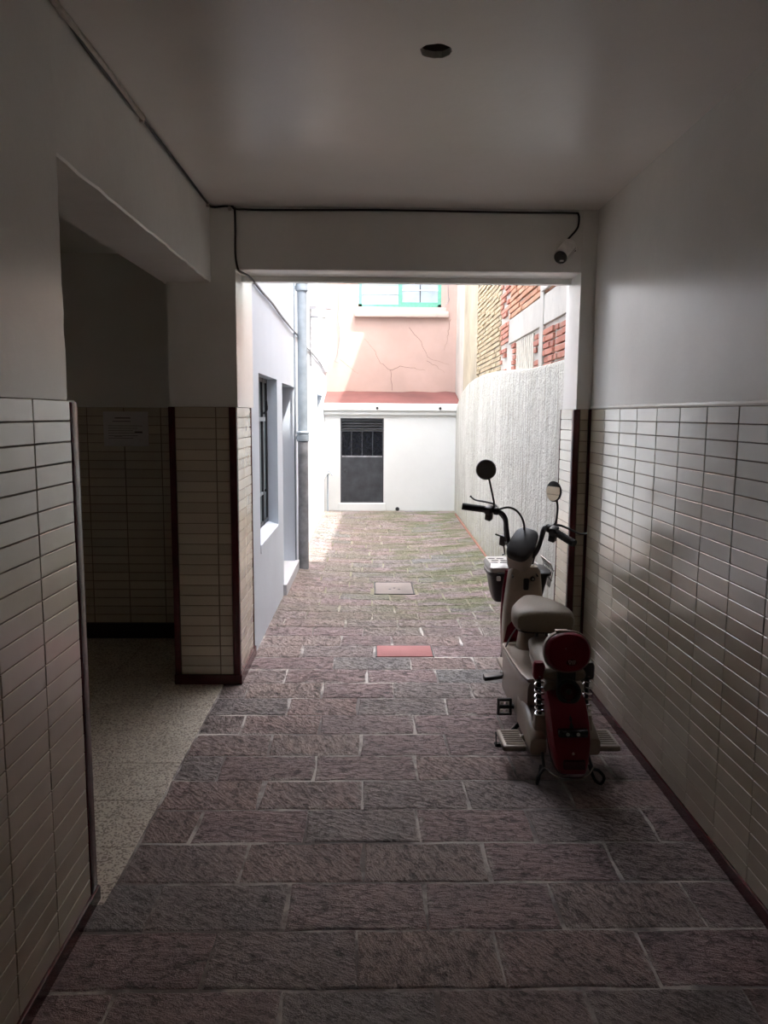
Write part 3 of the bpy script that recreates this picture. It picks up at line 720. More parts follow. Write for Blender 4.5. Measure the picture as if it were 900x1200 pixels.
make('muntin', MB().box(xm-.008, xm+.008, yw-.015, yw+.01, WZ0+.085, WZ1-.05), 'steel_black', w4)
make('muntin', MB().box(WM+.03, WX1-.055, yw-.015, yw+.01, WZ0+.27, WZ0+.285), 'white_plastic', w4)
# cracks in the pink plaster: shallow dark grooves
def crack(pts, r=.004):
    P = []
    for (a, b_) in zip(pts[:-1], pts[1:]):
        for k in range(4): t = k/4; P.append((a[0]+(b_[0]-a[0])*t+random.uniform(-.012, .012), 12.8995, a[1]+(b_[1]-a[1])*t+random.uniform(-.012, .012)))
    P.append((pts[-1][0], 12.8995, pts[-1][1]))
    make('crack', MB().tube(P, lambda t: r*(1-.6*t), 5), 'crack', wp)
crack([(.36, 1.90), (.33, 2.22), (.15, 2.34), (.08, 2.52), (-.10, 2.72)])
crack([(.33, 2.22), (.48, 2.28), (.72, 2.26), (.90, 2.22)])
crack([(.62, 2.90), (.82, 2.68), (.93, 2.43), (1.28, 2.32)])
crack([(.93, 2.37), (1.10, 2.28), (1.22, 2.18)], .003)
crack([(-.50, 2.40), (-.32, 2.24), (-.20, 2.16)], .003)
crack([(1.30, 3.05), (1.27, 2.85), (1.24, 2.70), (1.20, 2.55)], .004)
# loose wires on the pink wall
for i, (pts, lab) in enumerate((([(-.52, 12.885, 4.6), (-.51, 12.88, 3.4), (-.53, 12.87, 3.0), (-.50, 12.88, 2.8), (-.55, 12.88, 2.45), (-.58, 12.87, 2.36), (-.52, 12.88, 2.33)], 'thin wire hanging in a loop down the pink wall beside the yard wall'),
                  ([(1.26, 12.885, 4.6), (1.25, 12.88, 3.5), (1.27, 12.87, 3.36), (1.20, 12.86, 3.24), (1.14, 12.86, 3.19)], 'thin wire dropping to the end of the pink window sill'))):
    tag(make('loose_wire', MB().tube(pts, .005, 6, 4), 'pvc', smooth=True, origin=pts[0]), lab, 'wire')

# ------------------------------------------------------------------ yard: stained white wall and brick wall on the right
prof = [(4.49, 1.865), (5.5, 1.862), (6.3, 1.870), (7.0, 1.905), (8.1, 1.95), (9.2, 1.968), (9.9, 1.955), (10.5, 1.925), (10.9, 1.885), (11.3, 1.83), (11.67, 1.76), (11.9, 1.69), (12.02, 1.60), (12.12, 1.50)]
b = MB(); lo = []
for (y, z) in prof:
    x = xr_yard(y); lo.append([(x, y, -.3), (x, y, z-.035), (x+.010, y, z-.010), (x+.035, y, z), (x+.20, y, z+.01), (x+.20, y, -.3)])
wyr = struct('wall_yard_right', b.loft(lo), 'stained_white', 'streaked white yard wall with a rounded far end', 'wall', smooth=True)
BX = lambda y: xr_yard(y)+.045
mb = MB()
def along(m, y0, y1, z0, z1, t0, t1):
    m.loft([[(BX(y)+t0, y, z0), (BX(y)+t1, y, z0), (BX(y)+t1, y, z1), (BX(y)+t0, y, z1)] for y in (y0, y1)])
along(mb, 4.47, 10.4, -.3, 5.15, .012, .4); along(mb, 10.4, 13.0, -.3, 7.1, .012, .4)
wbr = struct('wall_brick', mb, 'concrete', 'weathered neighbour wall of patched brick and render above the white wall', 'wall')
def part(name, y0, y1, z0, z1, t0, mat):
    m = MB(); along(m, y0, y1, z0, z1, t0, .1); return make(name, m, mat, wbr, bevel=.004)
part('corner_pilaster', 9.9, 11.5, 1.5, 7.05, -.008, 'yellow_concrete')
part('render_lintel', 4.9, 7.45, 2.165, 2.385, -.004, 'concrete')
part('render_post', 5.85, 5.98, 1.8, 2.75, -.010, 'concrete')
part('render_post', 5.02, 5.12, 2.385, 5.1, -.010, 'concrete')
part('render_ledge', 4.55, 5.9, 2.41, 2.44, -.02, 'concrete')
m = MB()
n = 9
for k in range(n): along(m, 6.26+k*.09, 6.26+k*.09+.055, 1.85, 2.14, .000, .05)
for k in range(n): 
    mm = MB(); along(mm, 6.26+k*.09, 6.26+k*.09+.06, 1.85, 2.15, .002, .05); make('sheet_rib', mm, 'blind', wbr)
BP, BL = .0505, .27
def bricks(y0, y1, z0, z1, mat, prob=1.0, depth=.012, stuff=False):
    m_all = MB(); cnt = 0; r = 0; z = z0
    while z+BP*.6 < z1:
        y = y0-(BL/2 if r % 2 else 0)
        while y < y1-.02:
            a, c = max(y, y0), min(y+BL, y1)
            if c-a > .04 and random.random() < prob:
                m = MB(); t = random.uniform(-depth, .004)
                along(m, a+.006, c-.006, z+.006, min(z+BP, z1)-.006, t, .06)
                if stuff: m_all.add(m.v, m.f)
                else: make('brick', m, mat, wbr, origin=(BX(a), a, z), bevel=.003); cnt += 1
            y += BL
        z += BP; r += 1
    if stuff:
        o = make('brickwork', m_all, mat, wbr); o['kind'] = 'stuff'
bricks(8.0, 9.9, 1.90, 3.08, 'brick_yellow')
bricks(5.46, 7.46, 2.39, 2.72, 'brick_orange')
bricks(7.46, 8.0, 2.19, 2.90, 'brick_red', .8)
bricks(4.95, 5.45, 1.83, 2.13, 'brick_red'); bricks(5.5, 5.84, 1.83, 2.15, 'brick_red'); bricks(5.98, 6.22, 1.83, 2.15, 'brick_red', .7)
bricks(7.09, 7.26, 1.80, 2.16, 'brick_red', .9); bricks(7.62, 7.98, 1.80, 2.16, 'brick_red', .6)
bricks(8.0, 9.9, 3.09, 5.1, 'brick_yellow', stuff=True); bricks(5.46, 8.0, 2.91, 5.1, 'brick_orange', stuff=True)
struct('wall_neighbour', MB().box(1.6, 4.5, 4.4, 10.4, -.3, 5.1).box(1.6, 4.5, 10.4, 13.2, -.3, 7.05), 'concrete', 'neighbouring house mass behind the brick wall', 'building')
tag(make('floor_pipe', MB().tube([(xr_yard(11.6)-.03, 11.6, .010), (xr_yard(9.5)-.028, 9.5, -.002), (xr_yard(7.6)-.03, 7.6, -.002), (xr_yard(6.6)-.028, 6.6, .002)], .013, 8, 3), 'rust', smooth=True, origin=(xr_yard(9)-.03, 9, 0)), 'thin rust red pipe lying along the foot of the streaked white wall', 'pipe')

# covers in the paving
cy0 = Y0+12*PITCH_Y
sr = tag(make('access_cover', MB().rbox(.048, .398, cy0+.006, cy0+PITCH_Y-.006, -.04, .003, .003), 'slab_red', smooth=True, origin=(.22, cy0+.12, 0)), 'red painted square cover set flush into the grey pavers', 'cover')
make('rim', MB().box(.040, .0475, cy0, cy0+PITCH_Y, -.03, .002).box(.3985, .405, cy0, cy0+PITCH_Y, -.03, .002).box(.04, .405, cy0+PITCH_Y-.006, cy0+PITCH_Y, -.03, .002), 'steel_black', sr)
cy1 = Y0+20*PITCH_Y
zc_ = YF(.22, cy1+.23)
dcv = tag(make('drain_cover', MB().rbox(.052, .380, cy1+.012, cy1+2*PITCH_Y-.012, zc_-.05, zc_+.006, .003), 'cover', smooth=True, origin=(.22, cy1+.23, zc_)), 'worn rectangular drain cover with lifting slots in the mossy yard paving', 'cover')
make('rim', MB().box(.040, .050, cy1, cy1+2*PITCH_Y, zc_-.03, zc_+.006).box(.382, .392, cy1, cy1+2*PITCH_Y, zc_-.03, zc_+.006).box(.04, .392, cy1, cy1+.011, zc_-.03, zc_+.006).box(.04, .392, cy1+2*PITCH_Y-.011, cy1+2*PITCH_Y, zc_-.03, zc_+.006), 'steel_black', dcv)
for i in range(3): make('slot', MB().box(.17+i*.04, .19+i*.04, cy1+.17+(i % 2)*.05, cy1+.20+(i % 2)*.05, zc_-.01, zc_+.0075), 'black', dcv)

# ------------------------------------------------------------------ passage fittings
# cable along the ceiling corner and beam
cb = empty('ceiling_cable', (-.83, 2.2, 2.55)); tag(cb, 'thin dark cable following the ceiling corner and the beam to the camera', 'cable')
pth = [(-.832, -1.0, 2.562), (-.832, 1.2, 2.560), (-.832, 2.18, 2.562), (-.833, 2.45, 2.553), (-.832, 2.98, 2.559), (-.832, 3.5, 2.562), (-.832, 4.10, 2.560), (-.82, 4.195, 2.561), (-.76, 4.197, 2.566), (-.715, 4.198, 2.564),
       (-.69, 4.200, 2.552), (-.4, 4.2, 2.552), (0, 4.2, 2.556), (.4, 4.2, 2.554), (.8, 4.2, 2.551), (1.05, 4.2, 2.552), (1.085, 4.2, 2.545), (1.088, 4.2, 2.50), (1.075, 4.2, 2.465), (1.02, 4.2, 2.405)]
make('wire', MB().tube(pth, .0055, 7, 4), 'black', cb, smooth=True)
make('sleeve', MB().tube([(-.829, -1.0, 2.565), (-.829, 2.0, 2.564), (-.829, 2.98, 2.561)], .010, 8, 3), 'sleeve', cb, smooth=True)
for (x, y, z) in ((-.833, 2.98, 2.556), (-.832, 4.12, 2.552), (-.735, 4.2, 2.558)): make('clip', MB().rbox(x-.008, x+.008, y-.008, y+.008, z-.012, z+.008, .003), 'sleeve', cb)
tag(make('drop_cable', MB().tube([(-.708, 4.196, 2.56), (-.707, 4.196, 2.45), (-.709, 4.197, 2.33), (-.700, 4.197, 2.262), (-.69, 4.22, 2.242), (-.66, 4.3, 2.235), (-.64, 4.40, 2.216), (-.66, 4.5, 2.23), (-.70, 4.79, 2.30)], .006, 7, 5), 'black', smooth=True, origin=(-.708, 4.196, 2.56)),
    'short dark cable dropping down the beam edge toward the yard', 'cable')
# security camera
sx, sz = 1.030, 2.370
scm = empty('security_camera', (sx, 4.2, sz)); tag(scm, 'small white bullet security camera with black face on the beam', 'camera')
make('base', MB().disc((sx, 4.198, sz), (0, 1, 0), .050, .022, 28), 'white_plastic', scm, smooth=True)
make('neck', MB().tube([(sx, 4.195, sz), (sx-.005, 4.165, sz-.008), (sx-.012, 4.15, sz-.016)], .014, 12, 3), 'white_plastic', scm, smooth=True)
ca = Vector((-.52, -.66, -.56)).normalized(); c0 = Vector((sx+.004, 4.165, sz+.002)); c1 = c0+ca*.115
make('body', MB().tube([c0, c1], .036, 24), 'silver', scm, smooth=True)
make('hood', MB().tube([c0+Vector((0, 0, .006)), c1+ca*.006+Vector((0, 0, .006))], .0365, 24), 'white_plastic', scm, smooth=True)
fc = make('face', MB().disc(c1+ca*.008, ca, .0335, .016, 28), 'darkglass', scm, smooth=True)
make('light_strip', MB().box(c1.x-.009, c1.x+.009, c1.y-.018, c1.y-.010, c1.z-.026, c1.z-.020), 'white_plastic', fc)
make('screw', MB().disc((sx+.040, 4.186, sz-.012), (0, 1, 0), .005, .004, 8), 'black', scm); make('screw', MB().disc((sx+.005, 4.186, sz+.041), (0, 1, 0), .005, .004, 8), 'black', scm)
# notice on corridor wall
nt = tag(make('paper_notice', MB().box(-1.73, -1.44, 5.083, 5.0845, 1.284, 1.508), 'paper', origin=(-1.585, 5.084, 1.284)), 'white paper notice taped to the dim corridor tiles', 'notice')
for (x0, x1, z, h) in ((-1.655, -1.555, 1.463, .006), (-1.67, -1.555, 1.443, .004)): make('printed_line', MB().box(x0, x1, 5.0822, 5.0832, z, z+h), 'ink', nt)
for i in range(6): make('printed_line', MB().box(-1.70, -1.48-.03*(i % 3), 5.0822, 5.0832, 1.415-i*.016, 1.4175-i*.016), 'ink', nt)
make('printed_line', MB().box(-1.53, -1.48, 5.0822, 5.0832, 1.372, 1.380), 'ink', nt); make('printed_line', MB().box(-1.66, -1.61, 5.0822, 5.0832, 1.345, 1.3475), 'ink', nt)

#SCOOTER#
# ------------------------------------------------------------------ scooter
SX = .815
sco = empty('electric_scooter', (SX, 3.6, 0))
tag(sco, 'small beige and crimson electric moped with pedals parked by the tiled wall', 'scooter')
def sp(name, mb, mat, parent=None, smooth=True): return make(name, mb, mat, parent or sco, smooth=smooth)
def sell(a, b, n=20, p=2.6):
    """superellipse loop of half sizes a, b"""
    out = []
    for k in range(n):
        t = 2*math.pi*k/n; c, s_ = math.cos(t), math.sin(t)
        out.append((math.copysign(abs(c)**(2/p), c)*a, math.copysign(abs(s_)**(2/p), s_)*b))
    return out
def wheel(cy, cz, R, name, parent=None, xf=None):
    def T(m):
        if xf is not None: m.v = [tuple(xf @ Vector(v)) for v in m.v]
        return m
    w = sp(name, T(MB().ring((SX, cy, cz), (1, 0, 0), R-.036, .036, 36, 10, flat=1.0)), 'rubber', parent)
    sp('rim', T(MB().ring((SX, cy, cz), (1, 0, 0), R-.072, .016, 30, 8)), 'silver', w)
    sp('hub_motor', T(MB().disc((SX, cy, cz), (1, 0, 0), .058, .075, 24)), 'steel_black', w)
    for k in range(5):
        t = 2*math.pi*k/5+.3
        sp('spoke', T(MB().tube([(SX, cy+math.cos(t)*.05, cz+math.sin(t)*.05), (SX, cy+math.cos(t)*(R-.068), cz+math.sin(t)*(R-.068))], .011, 8)), 'silver', w)
    return w
wheel(3.12, .172, .172, 'rear_wheel')

# crimson rear mudguard: arched shell running down behind the wheel
prof_f = [(3.30, .372, .072), (3.20, .378, .078), (3.12, .368, .080), (3.04, .335, .083), (2.985, .27, .084), (2.945, .20, .080), (2.92, .13, .068), (2.915, .085, .056)]
nor = [(-.05, 1), (-.1, 1), (-.35, .94), (-.6, .8), (-.85, .5), (-.93, .35), (-.98, .2), (-1, .05)]
lo = []
for (y, z, w), (ny, nz) in zip(prof_f, nor):
    L = math.hypot(ny, nz); ny /= L; nz /= L
    def pt(x, d): return (SX+x, y-ny*d, z-nz*d)
    lo.append([pt(-w, .085), pt(-w*1.0, .03), pt(-w*.9, .008), pt(-w*.72, 0), pt(0, -.004), pt(w*.72, 0), pt(w*.9, .008), pt(w*1.0, .03), pt(w, .085), pt(w*.92, .085), pt(0, .02), pt(-w*.92, .085)])
fend = sp('rear_mudguard', MB().loft(lo), 'red')
tl = sp('tail_light_bar', MB().rbox(SX-.058, SX+.062, 2.944, 2.975, .222, .252, .006), 'darkglass', fend)
for dx in (-.022, .020): sp('indicator', MB().disc((SX+dx, 2.942, .237), (0, 1, 0), .007, .008, 12), 'silver', tl)
sp('reflector_plate', MB().rbox(SX-.042, SX+.046, 2.908, 2.935, .103, .140, .006), 'lens_red', fend)
for dx in (-.004,): sp('bolt', MB().disc((SX+dx, 2.918, .168), (0, 1, .2), .006, .008, 10), 'chrome', fend)

# round tail lamp below the rear seat
rl = sp('tail_lamp', MB().ring((SX+.005, 3.055, .372), (0, -.9, .3), .044, .009, 28, 8), 'black')
sp('lamp_lens', MB().disc((SX+.005, 3.066, .370), (0, -.9, .3), .040, .03, 24), 'lens_red', rl)
sp('lamp_core', MB().disc((SX+.005, 3.048, .375), (0, -.9, .3), .012, .012, 14), 'black', rl)

# backrest: crimson oval shell with pale padded rim on a black post
ax = Vector((0, -1, .14)).normalized(); bc = Vector((SX+.002, 3.085, .533))
def oval(c, axis, a, b, t): return [c+axis*t+Vector((1, 0, 0))*x+axis.cross(Vector((1, 0, 0)))*z for x, z in sell(a, b, 32, 2.25)]
br = sp('backrest', MB().loft([oval(bc, ax, .084, .074, .026), oval(bc, ax, .091, .080, .018), oval(bc, ax, .094, .083, 0)]), 'red')
sp('backrest_cushion', MB().loft([oval(bc, ax, .0975, .0865, .004), oval(bc, ax, .100, .089, -.010), oval(bc, ax, .096, .085, -.034), oval(bc, ax, .078, .068, -.044)]), 'beige_seat', br)
sp('grab_tab', MB().rbox(SX-.048, SX+.004, 3.09, 3.115, .612, .622, .003), 'beige', br)
em = sp('emblem', MB().loft([oval(Vector((SX+.012, 3.085-.0275, .497)), ax, .021, .0135, .001), oval(Vector((SX+.012, 3.085-.0275, .497)), ax, .021, .0135, .004)]), 'lens_red', br)
for (a, b_) in (((-.013, .008), (-.007, -.008)), ((-.007, -.008), (-.002, .008)), ((.002, .008), (.002, -.008)), ((.008, .008), (.008, -.008)), ((.006, .0085), (.016, .0085)), ((.015, .008), (.013, -.006)), ((-.014, .009), (-.004, .009))):
    sp('emblem_stroke', MB().tube([(SX+.012+a[0], 3.051, .497+a[1]), (SX+.012+b_[0], 3.0515, .497+b_[1])], .0014, 5), 'emblem', em)
sp('bolt', MB().disc((SX-.012, 3.057, .555), ax, .003, .004, 8), 'chrome', br)
sp('backrest_post', MB().rbox(SX-.036, SX+.040, 3.075, 3.125, .375, .47, .008), 'black')

# rear seat with its shell
def seatloop(y, z, w, h, p=3.0, n=24): return [(SX+x, y, z+zz) for x, zz in sell(w, h, n, p)]
sp('rear_seat', MB().loft([seatloop(3.100, .425, .080, .018), seatloop(3.112, .425, .090, .030), seatloop(3.14, .427, .093, .036), seatloop(3.26, .433, .092, .038), seatloop(3.40, .440, .086, .038), seatloop(3.50, .444, .074, .034), seatloop(3.535, .444, .058, .022)]), 'beige_seat')
sp('rear_seat_shell', MB().loft([seatloop(3.105, .368, .070, .014), seatloop(3.115, .368, .084, .026), seatloop(3.22, .374, .088, .030), seatloop(3.36, .384, .082, .030), seatloop(3.5, .395, .068, .022)]), 'beige')

# rider saddle: wide rounded back, narrow nose
st = [(3.478, .545, .112, .036), (3.484, .546, .130, .046), (3.505, .548, .141, .053), (3.535, .551, .144, .056), (3.575, .553, .143, .056), (3.64, .556, .130, .055), (3.71, .559, .100, .051), (3.78, .560, .066, .046), (3.835, .558, .042, .038), (3.865, .553, .024, .022)]
sad = sp('saddle', MB().loft([[(SX+x, y, z+zz) for x, zz in sell(w, h, 28, 3.4)] for y, z, w, h in st]), 'beige_seat')
sp('saddle_base', MB().loft([[(SX+x, y, z-h*.80+zz) for x, zz in sell(w*.86, .014, 24, 3)] for y, z, w, h in st[1:-1]]), 'black', sad)
sp('saddle_post', MB().tube([(SX-.006, 3.66, .50), (SX-.006, 3.74, .33)], .017, 12), 'steel_black')
sp('post_cover', MB().loft([[(SX-.005+x, 3.72+y, z) for x, y in sell(a, b_, 20, 3)] for z, a, b_ in ((.30, .085, .07), (.36, .080, .065), (.44, .070, .055), (.495, .066, .05))]), 'beige')
sp('side_fairing', MB().loft([[(SX-.085+d, 3.83, .36), (SX-.135+d, 3.80, .36), (SX-.120+d, 3.80, .44), (SX-.075+d, 3.82, .485)] for d in (0, .03)]), 'red')
sp('cable', MB().tube([(SX-.125, 3.52, .515), (SX-.135, 3.62, .44), (SX-.138, 3.72, .36)], .004, 6, 4), 'black')
for dx in (.01, .055): sp('saddle_spring', MB().tube([(SX+dx-.03, 3.56, .505), (SX+dx-.03, 3.57, .44)], .008, 8), 'steel_black')

# battery body and floor deck
body_l = [(3.24, .245, .115, .105), (3.30, .238, .132, .118), (3.5, .228, .136, .122), (3.78, .220, .132, .122), (3.86, .216, .118, .110)]
sp('battery_body', MB().loft([[(SX-.010+x, y, z+zz) for x, zz in sell(w, h, 28, 7)] for y, z, w, h in body_l]), 'beige')
lid = sp('body_lid', MB().loft([[(SX-.010+x, y, z+h+.004+zz) for x, zz in sell(w*1.02, .010, 24, 5)] for y, z, w, h in body_l]), 'beige')
sp('foot_deck', MB().rbox(SX-.115, SX+.115, 3.80, 4.13, .150, .180, .012), 'beige')
sp('deck_mat', MB().rbox(SX-.095, SX+.095, 3.82, 4.05, .178, .185, .003), 'rubber')
for s_ in (-1, 1):
    # covers over the swing arm, beside the wheel
    sp('swing_arm_cover', MB().loft([[(SX+s_*.112+x, y, z+zz) for x, zz in sell(.034, h, 20, 4)] for y, z, h in ((3.055, .135, .035), (3.07, .140, .048), (3.16, .155, .06), (3.26, .175, .075), (3.36, .185, .08))]), 'beige')
    sp('shock_housing', MB().loft([[(SX+s_*.098+x, 3.115+y, z) for x, y in sell(a, b_, 18, 4)] for z, a, b_ in ((.165, .030, .034), (.20, .026, .030), (.255, .021, .024))]), 'beige')
    # coil-over shock
    top = Vector((SX+s_*.104, 3.135, .455)); bot = Vector((SX+s_*.096, 3.110, .215))
    rod = sp('shock_rod', MB().tube([top, bot], .0085, 10), 'steel_black')
    P = []; n = 9*12
    for k in range(n+1):
        t = k/n; c = top.lerp(bot, .08+.9*t); a = 2*math.pi*9*t; P.append(c+Vector((math.cos(a)*.0185, math.sin(a)*.0185, 0)))
    sp('coil_spring', MB().tube(P, .0042, 6), 'chrome', rod)
    sp('shock_cap', MB().loft([[(top.x+x, top.y+y, z) for x, y in sell(a, a, 18, 3)] for z, a in ((.405, .021), (.415, .025), (.462, .025), (.475, .018))]), 'red' if s_ < 0 else 'black', rod)
    # slotted passenger footrests
    fx = SX+s_*.195
    pl_ = sp('footrest', MB().rbox(fx-.055 if s_ < 0 else fx-.045, fx+.045 if s_ < 0 else fx+.055, 3.10, 3.285, .092, .118, .009, 3), 'beige')
    for k in range(7):
        y = 3.118+k*.022; sp('tread_rib', MB().rbox(fx-.040, fx+.040, y, y+.011, .1165, .1225, .003, 1), 'beige', pl_)
    sp('footrest_arm', MB().tube([(SX+s_*.10, 3.22, .12), (SX+s_*.16, 3.2, .108)], .016, 10), 'beige')
    # rear guard loops
    sp('guard_loop', MB().tube([(SX+s_*.095, 3.06, .11), (SX+s_*.10, 3.0, .07), (SX+s_*.115, 2.965, .075), (SX+s_*.135, 2.955, .05), (SX+s_*.13, 2.98, .012), (SX+s_*.115, 3.02, .014), (SX+s_*.10, 3.05, .06)], .0065, 8, 5), 'steel_black')
sp('rear_rail', MB().tube([(SX-.10, 2.99, .075), (SX-.05, 2.935, .060), (SX+.05, 2.935, .060), (SX+.10, 2.99, .075)], .005, 8, 4), 'chrome')
# frame rail under the body
sp('frame_rail', MB().tube([(SX, 3.12, .18), (SX, 3.4, .12), (SX, 3.85, .12), (SX, 4.2, .17), (SX, 4.24, .45)], .024, 10, 4), 'steel_black')
# pedals and crank
ck = sp('crank', MB().tube([(SX+.13, 3.56, .14), (SX-.14, 3.56, .14)], .014, 10).tube([(SX-.135, 3.56, .14), (SX-.148, 3.44, .160)], .011, 8), 'black')
pd = MB()
X0, Y_, Z_ = SX-.222, 3.44, .160
pd.rbox(X0, X0+.068, Y_-.010, Y_+.010, Z_-.040, Z_-.028, .004, 1).rbox(X0, X0+.068, Y_-.010, Y_+.010, Z_+.028, Z_+.040, .004, 1)
pd.rbox(X0, X0+.012, Y_-.010, Y_+.010, Z_-.040, Z_+.040, .004, 1).rbox(X0+.056, X0+.068, Y_-.010, Y_+.010, Z_-.040, Z_+.040, .004, 1).rbox(X0+.005, X0+.063, Y_-.009, Y_+.009, Z_-.008, Z_+.008, .003, 1)
pe = sp('pedal', pd, 'black'); sp('pedal_spindle', MB().tube([(SX-.145, Y_, Z_), (X0+.01, Y_, Z_)], .010, 8), 'black', pe)
for dx in (.022, .046):
    for dz in (-.018, .018): sp('reflector', MB().rbox(X0+dx-.007, X0+dx+.007, Y_-.006, Y_+.004, Z_+dz-.007, Z_+dz+.007, .002, 1), 'white_plastic', pe)
fp = sp('rider_footpeg', MB().loft([[(x, 3.745+dy, .225+dz+(x-SX)*.13) for dy, dz in sell(.034*k, .012, 16, 4)] for x, k in ((SX-.240, .8), (SX-.234, 1), (SX-.155, 1), (SX-.148, .7))]), 'black')
sp('peg_bracket', MB().tube([(SX-.16, 3.75, .213), (SX-.12, 3.75, .205)], .013, 10), 'chrome', fp)
# side stand resting on the ground
ks = sp('side_stand', MB().tube([(SX-.10, 3.42, .11), (SX-.16, 3.40, .055), (SX-.205, 3.385, .012)], .010, 8, 3), 'steel_black')
sp('stand_foot', MB().tube([(SX-.195, 3.375, .010), (SX-.235, 3.36, .010), (SX-.232, 3.395, .050), (SX-.195, 3.385, .014)], .0065, 8), 'steel_black', ks)
sp('stand_pad', MB().rbox(SX-.24, SX-.19, 3.355, 3.40, -.001, .007, .002, 1), 'rubber', ks)

# leg shield and steering column
lo = []
for z, yc, w, d in ((.150, 4.115, .100, .055), (.25, 4.110, .106, .060), (.38, 4.100, .108, .060), (.46, 4.094, .105, .058), (.54, 4.088, .098, .055), (.62, 4.084, .090, .052), (.675, 4.082, .083, .048), (.695, 4.082, .070, .040)):
    lo.append([(SX+.016+x, yc+y, z) for x, y in sell(w, d, 28, 4)])
shl = sp('leg_shield', MB().loft(lo), 'beige')
sp('key_slot', MB().rbox(SX+.003, SX+.033, 4.020, 4.05, .575, .640, .010, 3), 'black', shl)
lk = sp('ignition_lock', MB().disc((SX+.052, 4.030, .637), (0, 1, 0), .013, .016, 18), 'black', shl)
sp('lock_face', MB().disc((SX+.052, 4.0215, .637), (0, 1, 0), .007, .003, 12), 'silver', lk)
sp('hook', MB().tube([(SX-.055, 4.045, .655), (SX-.055, 4.018, .652), (SX-.060, 4.016, .645)], .004, 6), 'steel_black', shl)
sp('hook', MB().tube([(SX+.072, 4.045, .662), (SX+.072, 4.018, .659), (SX+.077, 4.016, .652)], .004, 6), 'steel_black', shl)
sp('front_panel', MB().loft([[(SX+.005+x, 4.155+y, z) for x, y in sell(w, .03, 20, 3)] for z, w in ((.2, .09), (.4, .10), (.55, .095), (.66, .08))]), 'red', shl)

# front basket with lid
bk = empty('front_basket', (SX, 3.6, 0)); bk.parent = sco; bk.location = (0, 0, 0); bk['_org'] = (SX, 3.6, 0)
def bk_loop(z, x0, x1, y0, y1, r=5): 
    cx, cy = (x0+x1)/2, (y0+y1)/2
    return [(cx+x, cy+y, z) for x, y in sell((x1-x0)/2, (y1-y0)/2, 28, r)]
sp('bin', MB().loft([bk_loop(.470, .695, .955, 4.19, 4.36), bk_loop(.50, .685, .968, 4.18, 4.38), bk_loop(.60, .668, .990, 4.165, 4.40), bk_loop(.625, .664, .996, 4.16, 4.41)]), 'black', bk)
sp('rim', MB().loft([bk_loop(.622, .655, 1.004, 4.15, 4.42), bk_loop(.640, .652, 1.008, 4.147, 4.424), bk_loop(.646, .660, 1.0, 4.155, 4.415)]), 'black', bk)
ldl = sp('lid', MB().loft([bk_loop(.642, .66, .80, 4.16, 4.41, 8), bk_loop(.668, .655, .80, 4.16, 4.41, 8), bk_loop(.690, .664, .795, 4.19, 4.40, 8)]), 'silver', bk)
for k in range(6):
    cx, cy = .69+.05*(k % 2)+.012*(k//2 % 2), 4.205+.06*(k//2); sp('lid_slot', MB().loft([[(cx+x, cy+y, z_) for x, y in sell(.020, .006, 14, 2.5)] for z_ in (.682, .6925)]), 'black', ldl)
sp('buckle', MB().rbox(.694, .716, 4.140, 4.155, .600, .625, .003, 1), 'white_plastic', bk)
for k in range(9): 
    y = 4.165+k*.03; sp('wire', MB().tube([(.99, y, .56), (1.008, y, .655), (.992, y, .695)], .0028, 6), 'chrome', bk)
for z, x in ((.60, 1.000), (.655, 1.010), (.695, .993)): sp('wire', MB().tube([(x, 4.155, z), (x, 4.41, z)], .0032, 6), 'chrome', bk)
for k in range(3): sp('wire', MB().tube([(.80+k*.06, 4.42, .69), (.80+k*.06, 4.15, .69)], .0026, 6), 'chrome', bk)
sp('basket_bracket', MB().box(SX-.03, SX+.03, 4.10, 4.22, .50, .53), 'steel_black', bk)

# steering: everything below turns to the right about the raked head tube
RK = math.radians(21.8); TURN = math.radians(-36.4)
PV = Vector((.806, 4.104, .677)); AXS = Vector((0, -math.sin(RK), math.cos(RK)))
Q = Matrix.Translation(PV) @ Matrix.Rotation(TURN, 4, AXS) @ Matrix((Vector((1, 0, 0)), Vector((0, math.cos(RK), math.sin(RK))), AXS)).transposed().to_4x4()
def st_(m): m.v = [tuple(Q @ Vector(v)) for v in m.v]; return m      # head frame: x right, y forward, z up the head tube
fkx = Matrix.Translation(PV) @ Matrix.Rotation(TURN, 4, AXS) @ Matrix.Translation(-PV)
wheel(4.40, .172, .172, 'front_wheel', xf=fkx)
fk = MB()
for s_ in (-1, 1): fk.tube([fkx @ Vector((SX+s_*.058, 4.40, .172)), fkx @ Vector((SX+s_*.058, 4.27, .46)), fkx @ Vector((SX+s_*.03, 4.21, .52))], .016, 10)
fk.tube([fkx @ Vector((SX, 4.215, .50)), fkx @ Vector((SX, 4.13, .70))], .022, 12)
fork = sp('fork', fk, 'steel_black')
m = MB(); lo = []
for k in range(11):
    t = math.radians(-15+k*17); lo.append([fkx @ Vector((SX+x, 4.40+math.cos(t)*(.185+h), .172+math.sin(t)*(.185+h))) for x, h in ((-.05, -.02), (-.045, .006), (0, .014), (.045, .006), (.05, -.02), (0, .004))])
sp('front_mudguard', m.loft(lo), 'red')
